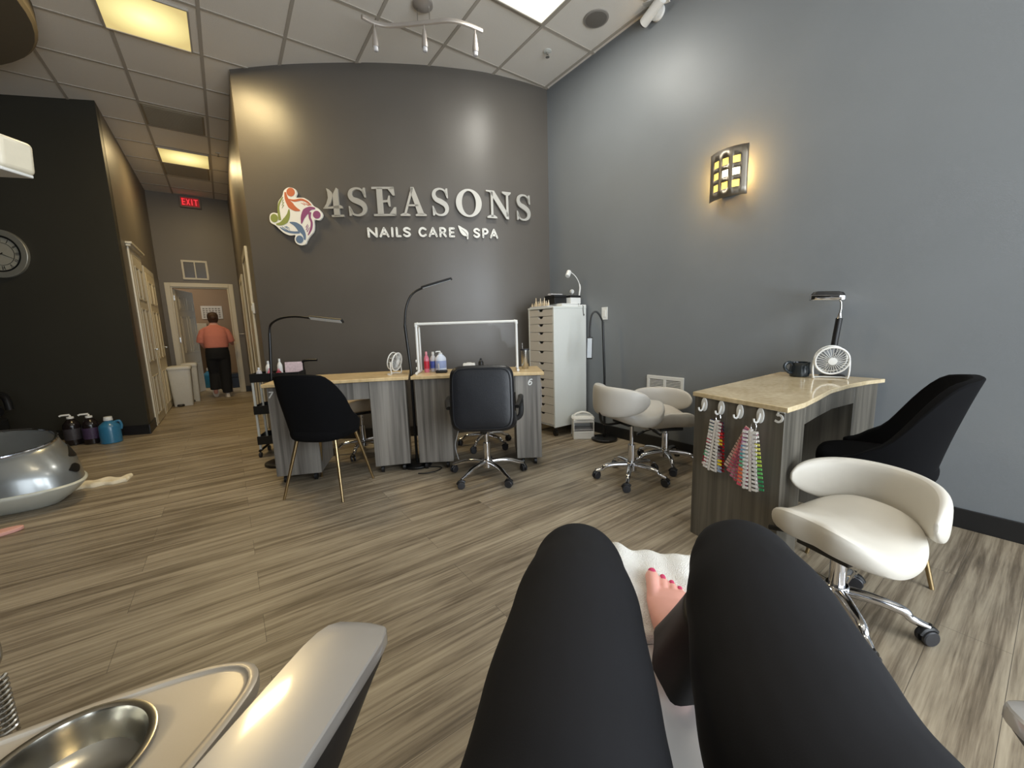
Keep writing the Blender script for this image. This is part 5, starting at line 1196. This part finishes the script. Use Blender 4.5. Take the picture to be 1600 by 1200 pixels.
def rbox(cx, cy, sx, sy, zs, e=.3):
    return [[(cx+math.copysign(abs(math.cos(q))**e, math.cos(q))*sx*f_, cy+math.copysign(abs(math.sin(q))**e, math.sin(q))*sy*f_, z) for q in [2*PI*k/40 for k in range(40)]] for z, f_ in zs]
MB().rings(rbox(.065, -.12, .23, .27, ((.44, .9), (.46, 1), (.54, 1), (.575, .96), (.585, .8)))).build('seat_cushion', M['leather'], PC, sub=1)
MB().rings(rbox(.065, -.14, .26, .28, ((0, .9), (.02, .95), (.40, 1), (.44, .97)))).build('chair_base', M['pearl'], PC, bevel=.01)
MB(Tr(.065, -.47, .52, 0, .35)).rings(rbox(0, 0, .25, .06, ((0, .9), (.05, 1), (.5, 1), (.62, .9), (.66, .6)))).build('backrest', M['leather'], PC, sub=1)
for s_ in (-.30, .48):
    MB().box(min(s_, s_-.02 if s_ < 0 else s_+.02)-.03, max(s_, s_)+.03, -.36, .02, .30, .50).build('armrest_support', M['charp'], PC, bevel=.01)
MB().rings(rbox(.075, .66, .19, .31, ((.0, .72), (.02, .78), (.20, .96), (.33, 1), (.345, .985), (.335, .93), (.22, .82), (.12, .7)), .5)).build('foot_basin', M['pearl'], PC, smooth=1.0)
# foot rest: sloping pad
FRZ = lambda f: .385+(f-.575)*.34
def fr_strip(f, x0, x1, t0, t1): z = FRZ(f); return [(x0, f, z-t1), (x1, f, z-t1), (x1+.006, f, z-.5*(t0+t1)), (x1, f, z-t0), (x0, f, z-t0), (x0-.006, f, z-.5*(t0+t1))]
fr = MB().rings([fr_strip(f, -.085+a, .255-a, 0, .032) for f, a in ((.48, .06), (.50, .02), (.56, .0), (.75, .0), (.93, .0), (.965, .02), (.985, .06))]).build('footrest', M['pearl'], PC, bevel=.004, smooth=.8)
MB().tube([(.08, .62, .12), (.08, .66, .30), (.08, .70, .395)], .035, 16).build('footrest_post', M['charp'], PC)
# side tray with a raised lip and a round well
tray_pts = catmull([(x, y+.012, 0) for x, y in ((-.537, .458), (-.512, .455), (-.490, .436), (-.478, .40), (-.468, .32), (-.458, .15), (-.455, -.10), (-.55, -.16), (-.75, -.12), (-.86, .0), (-.865, .13), (-.81, .245), (-.725, .335), (-.64, .405), (-.575, .445))], 6, True)
BC = Vector((-.628, .300, 0)); NN = 96
def ray_out(a):
    d = Vector((math.cos(a), math.sin(a), 0)); best = .1
    for i in range(len(tray_pts)):
        p, q = tray_pts[i]-BC, tray_pts[(i+1) % len(tray_pts)]-BC; e = q-p; den = d.x*e.y-d.y*e.x
        if abs(den) < 1e-9: continue
        t_ = (p.x*e.y-p.y*e.x)/den; u = (p.x*d.y-p.y*d.x)/den
        if t_ > 0 and -1e-6 <= u <= 1+1e-6: best = max(best, t_)
    return best
RO = [ray_out(2*PI*k/NN) for k in range(NN)]
def tring(off, z): return [(BC.x+math.cos(2*PI*k/NN)*(RO[k]-off), BC.y+math.sin(2*PI*k/NN)*(RO[k]-off), z) for k in range(NN)]
def cring(r, z): return [(BC.x+math.cos(2*PI*k/NN)*r, BC.y+math.sin(2*PI*k/NN)*r, z) for k in range(NN)]
def mixr(t_, z): return [tuple(Vector(a).lerp(Vector(b), t_)) for a, b in zip(tring(.020, z), cring(.074, z))]
MB().rings([tring(.012, .578), tring(.002, .584), tring(0, .600), tring(.0012, .6045), tring(.005, .6065), tring(.0115, .6066), tring(.0135, .6062), tring(.0150, .6035), tring(.0172, .6020), tring(.021, .6018), mixr(.35, .6018), mixr(.7, .6018), cring(.0835, .6018), cring(.0805, .600), cring(.0805, .556), mixr(.7, .575)], cap=False, closed=True).build('side_tray', M['pearlt'], PC, smooth=.6)
MB().tube([(-.62, .05, .585), (-.50, -.05, .40), (-.32, -.15, .25)], .022, 12).build('tray_arm', M['charp'], PC)
# steel bowl sitting in the well
bl = thing('steel_bowl', 'round brushed steel bowl set into the side tray at the lower left', 'bowl', wp(BC.x, BC.y, .0))
n = 56
def bring(r, z, wob=0): return [((r*(1+wob*math.cos(5*2*PI*k/n)))*math.cos(2*PI*k/n), (r*(1+wob*math.cos(5*2*PI*k/n)))*math.sin(2*PI*k/n), z) for k in range(n)]
MB().rings([bring(.0775, .6045), bring(.0835, .6048), bring(.0868, .6060), bring(.0868, .6075), bring(.0835, .6078), bring(.0775, .6066), bring(.0755, .602), bring(.0725, .586, .004), bring(.066, .568, .012), bring(.054, .560, .03), bring(.030, .557, .04), bring(.004, .556), bring(.004, .5545), bring(.032, .5555, .04), bring(.056, .558, .03), bring(.068, .566, .012), bring(.0745, .584, .004)], cap=False, closed=True).build('bowl', M['bowl'], bl, smooth=.6)
# coiled spray hose behind the tray
t = thing('spray_hose', 'coiled metal spray hose with a dark nozzle at the left edge behind the tray', 'hose', (-.352, .925, 0))
hel = [(.011*math.cos(i*.7), .011*math.sin(i*.7), .50+i*.0010) for i in range(100)]
MB().tube(hel, .0028, 6).build('coil', M['steel'], t)
MB().tube(catmull([(0, 0, 0), (.004, .0, .25), (0, 0, .50), (0, 0, .60), (.010, -.003, .635), (.008, .0, .665), (-.004, .004, .684)], 5), .0042, 8).build('hose', M['steel'], t)
MB().tube([(-.001, .003, .680), (-.006, .006, .692), (-.018, .014, .694)], [.007, .009, .006], 12).build('nozzle', mat('dark brown plastic', (52, 32, 26), .35), t)
MB().lathe([(.06, 0), (.06, .012), (.012, .02)]).build('foot', M['blackm'], t)

# towel over the foot rest
def towel_on():
    b = MB(); nx, ny = 36, 30; x0, x1, f0, f1 = -.075, .268, .775, .995; T_, Bm = [], []
    for j in range(ny+1):
        rt, rb = [], []
        for i in range(nx+1):
            x = x0+(x1-x0)*i/nx; f = f0+(f1-f0)*j/ny
            z = FRZ(min(f, .985))
            if f > .985: z -= (f-.985)*1.5
            bump = .016*math.exp(-((x-.070)/.030)**2)*min(1, max(0, (f-.80)/.06)) + .003*math.sin(x*90+f*20)+.0022*math.sin(f*120+x*30)
            edge = .45 if i in (0, nx) or j in (0, ny) else 1
            rt.append(b.v((x+.004*math.sin(f*60), f+.004*math.sin(x*50), z+.004+(.013+bump)*edge))); rb.append(b.v((x+.004*math.sin(f*60), f+.004*math.sin(x*50), z+.002)))
        T_.append(rt); Bm.append(rb)
    for j in range(ny):
        for i in range(nx): b.f([T_[j][i], T_[j][i+1], T_[j+1][i+1], T_[j+1][i]]); b.f([Bm[j][i], Bm[j+1][i], Bm[j+1][i+1], Bm[j][i+1]])
    for i in range(nx): b.f([Bm[0][i], Bm[0][i+1], T_[0][i+1], T_[0][i]]); b.f([Bm[ny][i+1], Bm[ny][i], T_[ny][i], T_[ny][i+1]])
    for j in range(ny): b.f([Bm[j+1][0], Bm[j][0], T_[j][0], T_[j+1][0]]); b.f([Bm[j][nx], Bm[j+1][nx], T_[j+1][nx], T_[j][nx]])
    o = b.build('foot_towel', M['towel'], smooth=1.5); o.rotation_euler = (0, 0, CR)
    tag(o, 'white terry towel laid under the bare foot between the knees', 'towel')
towel_on()

# ------------------------------------------------------------------ the viewer: legs in black leggings, bare feet
ME = thing('person', 'seated person seen from their own eyes, black leggings and a bare foot with pink nails', 'person', (.17, .03, 0))
IV = Matrix.Translation((-.17, -.03, 0))
def foot_matrix(H, D, mirror=1):
    y = Vector(D).normalized(); x = Vector((.65, -.76, 0)).normalized(); x = (x-y*x.dot(y)).normalized(); z = x.cross(y)
    return Matrix(((x.x*mirror, y.x, z.x, H[0]), (x.y*mirror, y.y, z.y, H[1]), (x.z*mirror, y.z, z.z, H[2]), (0, 0, 0, 1)))
def ellr(cx, y, z0, w_, h_, e=.85, n=24):
    return [(cx+math.copysign(abs(math.cos(q))**e, math.cos(q))*w_/2, y, z0+h_/2+math.copysign(abs(math.sin(q))**e, math.sin(q))*h_/2) for q in [2*PI*k/n for k in range(n)]]
toes = [(-.030, .190, .255, .0155, .0145), (-.0055, .192, .248, .0108, .0100), (.0135, .190, .238, .0100, .0092), (.0300, .182, .226, .0092, .0085), (.0440, .172, .211, .0088, .0080)]
def foot(b, Fm):
    b.T = IV @ Fm
    b.rings([ellr(0, -.004, .008, .030, .03), ellr(0, .006, .002, .050, .050), ellr(0, .030, 0, .060, .072), ellr(0, .060, 0, .062, .082), ellr(-.002, .090, .002, .064, .074), ellr(-.003, .120, .003, .076, .060), ellr(.0, .150, .002, .090, .048), ellr(.003, .178, .0, .100, .036), ellr(.004, .198, .001, .098, .029), ellr(.004, .208, .004, .084, .021)])
    for x, y0, y1, r_, rt in toes:
        b.tube([(x, y0-.01, r_+.002), (x*1.02, (y0+y1)/2, r_+.0055), (x*.99, y1-.014, r_+.001), (x*.97, y1-.003, r_-.001), (x*.97, y1+.002, r_-.002)], [r_*.95, r_*.92, rt*1.08, rt*.85, rt*.35], 12)
bd = MB()
FR_ = foot_matrix((.607, .350, .430), (.177, .151, .078)); FL_ = foot_matrix((.492, .475, .430), (.165, .158, .078), -1)
foot(bd, FR_); foot(bd, FL_)
bd.T = IV
def am(Fm): return Fm @ Vector((0, .036, .05))
def ankle(Fm, pts, rr):
    bd.tube(catmull([Fm @ Vector((0, .055, .030)), Fm @ Vector((0, .046, .058))]+[Vector(p) for p in pts], 5), [rr[min(int(i/5), len(rr)-1)] for i in range(5*(len(pts)+1)+1)], 18)
ankle(FR_, [(.645, .366, .52), (.652, .346, .56), (.660, .330, .60)], [.028, .032, .030, .030, .034])
ankle(FL_, [(.505, .487, .52), (.498, .478, .56), (.492, .470, .60)], [.028, .032, .030, .030, .034])
body = bd.build('body', M['skin'], ME); rm = body.modifiers.new('r', 'REMESH'); rm.mode = 'VOXEL'; rm.voxel_size = .0028; rm.use_smooth_shade = True
s_ = body.modifiers.new('s', 'SMOOTH'); s_.iterations = 4; s_.factor = .5
for Fm, vis in ((FR_, 1), (FL_, 1)):
    for x, y0, y1, r_, rt in toes:
        b = MB(IV @ Fm @ Tr(x*.97, y1-.0085, r_+.001, 0, -.25)); rs = []
        for j in range(5):
            v = -1+2*j/4; ln = .0068 if r_ > .01 else .0048
            rs.append([((rt*.80)*math.sin(u)*(1-.12*v*v), v*ln, rt*.86*math.cos(u)+o_) for o_ in (.0012,) for u in [(-.95+1.9*k/8) for k in range(9)]]+[((rt*.78)*math.sin(u)*(1-.12*v*v), v*ln, rt*.86*math.cos(u)-.0012) for u in [(.95-1.9*k/8) for k in range(9)]])
        b.rings(rs).build('toe_nail', M['nailp'], ME)
lg = MB(IV)
def limb(pts, rad, n=24):
    P = catmull(pts, 6); m_ = len(P); R_ = []
    for i in range(m_):
        t_ = i/6; a = min(int(t_), len(rad)-2); u = t_-a; u = u*u*(3-2*u); R_.append(rad[a]*(1-u)+rad[a+1]*u)
    d = (P[-1]-P[-2]).normalized(); e = P[-1]
    for q in (.35, .6, .8, .93, 1.0): P.append(e+d*R_[m_-1]*q); R_.append(R_[m_-1]*math.sqrt(max(.002, 1-q*q)))
    lg.tube(P, R_, n)
limb([(.045, .07, .665), (.12, .145, .680), (.179, .203, .692), (.209, .226, .708), (.247, .262, .722), (.328, .334, .745), (.388, .390, .755), (.402, .402, .752)], [.098, .100, .098, .096, .093, .083, .068, .060])
limb([(.270, -.065, .665), (.33, -.005, .670), (.380, .050, .684), (.406, .094, .697), (.455, .137, .711), (.521, .194, .738), (.580, .244, .752), (.598, .260, .750)], [.100, .104, .104, .102, .099, .090, .074, .064])
limb([(.398, .396, .742), (.44, .435, .67), (.478, .468, .585), (.492, .478, .55)], [.062, .060, .055, .048])
limb([(.597, .256, .738), (.640, .288, .66), (.662, .315, .59), (.665, .320, .575)], [.068, .064, .056, .048])
lg.tube([(.02, .05, .66), (.15, .01, .67), (.30, -.09, .66)], [.10, .125, .10], 24); lg.tube([(.15, .01, .67), (.08, -.08, .74), (.04, -.13, .82)], [.13, .14, .135], 24)
lo = lg.build('leggings', M['legg'], ME); rm = lo.modifiers.new('r', 'REMESH'); rm.mode = 'VOXEL'; rm.voxel_size = .006; rm.use_smooth_shade = True
s_ = lo.modifiers.new('s', 'SMOOTH'); s_.iterations = 10; s_.factor = .5
def hemtube(c0, c1, r0, r1, fm):
    y = (fm.to_3x3() @ Vector((0, 1, 0))); x = (fm.to_3x3() @ Vector((1, 0, 0))); rs = []; N = 40
    for j in range(9):
        t_ = j/8; c = Vector(c0).lerp(Vector(c1), t_); r_ = r0+(r1-r0)*t_**1.4
        rs.append([c+x*(r_*.86*math.cos(q)*(1+.05*math.sin(7*q+3)*t_))+y*(r_*1.12*math.sin(q)*(1+.06*math.sin(5*q)*t_))+Vector((0, 0, -.010*t_*math.sin(q*2)))for q in [2*PI*k/N for k in range(N)]])
    inn = [[p+(Vector(c0).lerp(Vector(c1), j/8)-p).normalized()*.003 for p in r] for j, r in reversed(list(enumerate(rs)))]
    MB(IV).rings(rs+inn, cap=False, closed=True).build('trouser_hem', M['hem'], ME, smooth=1.5)
hemtube((.655, .318, .605), (.640, .360, .484), .056, .070, FR_); hemtube((.485, .470, .60), (.497, .487, .50), .048, .056, FL_)
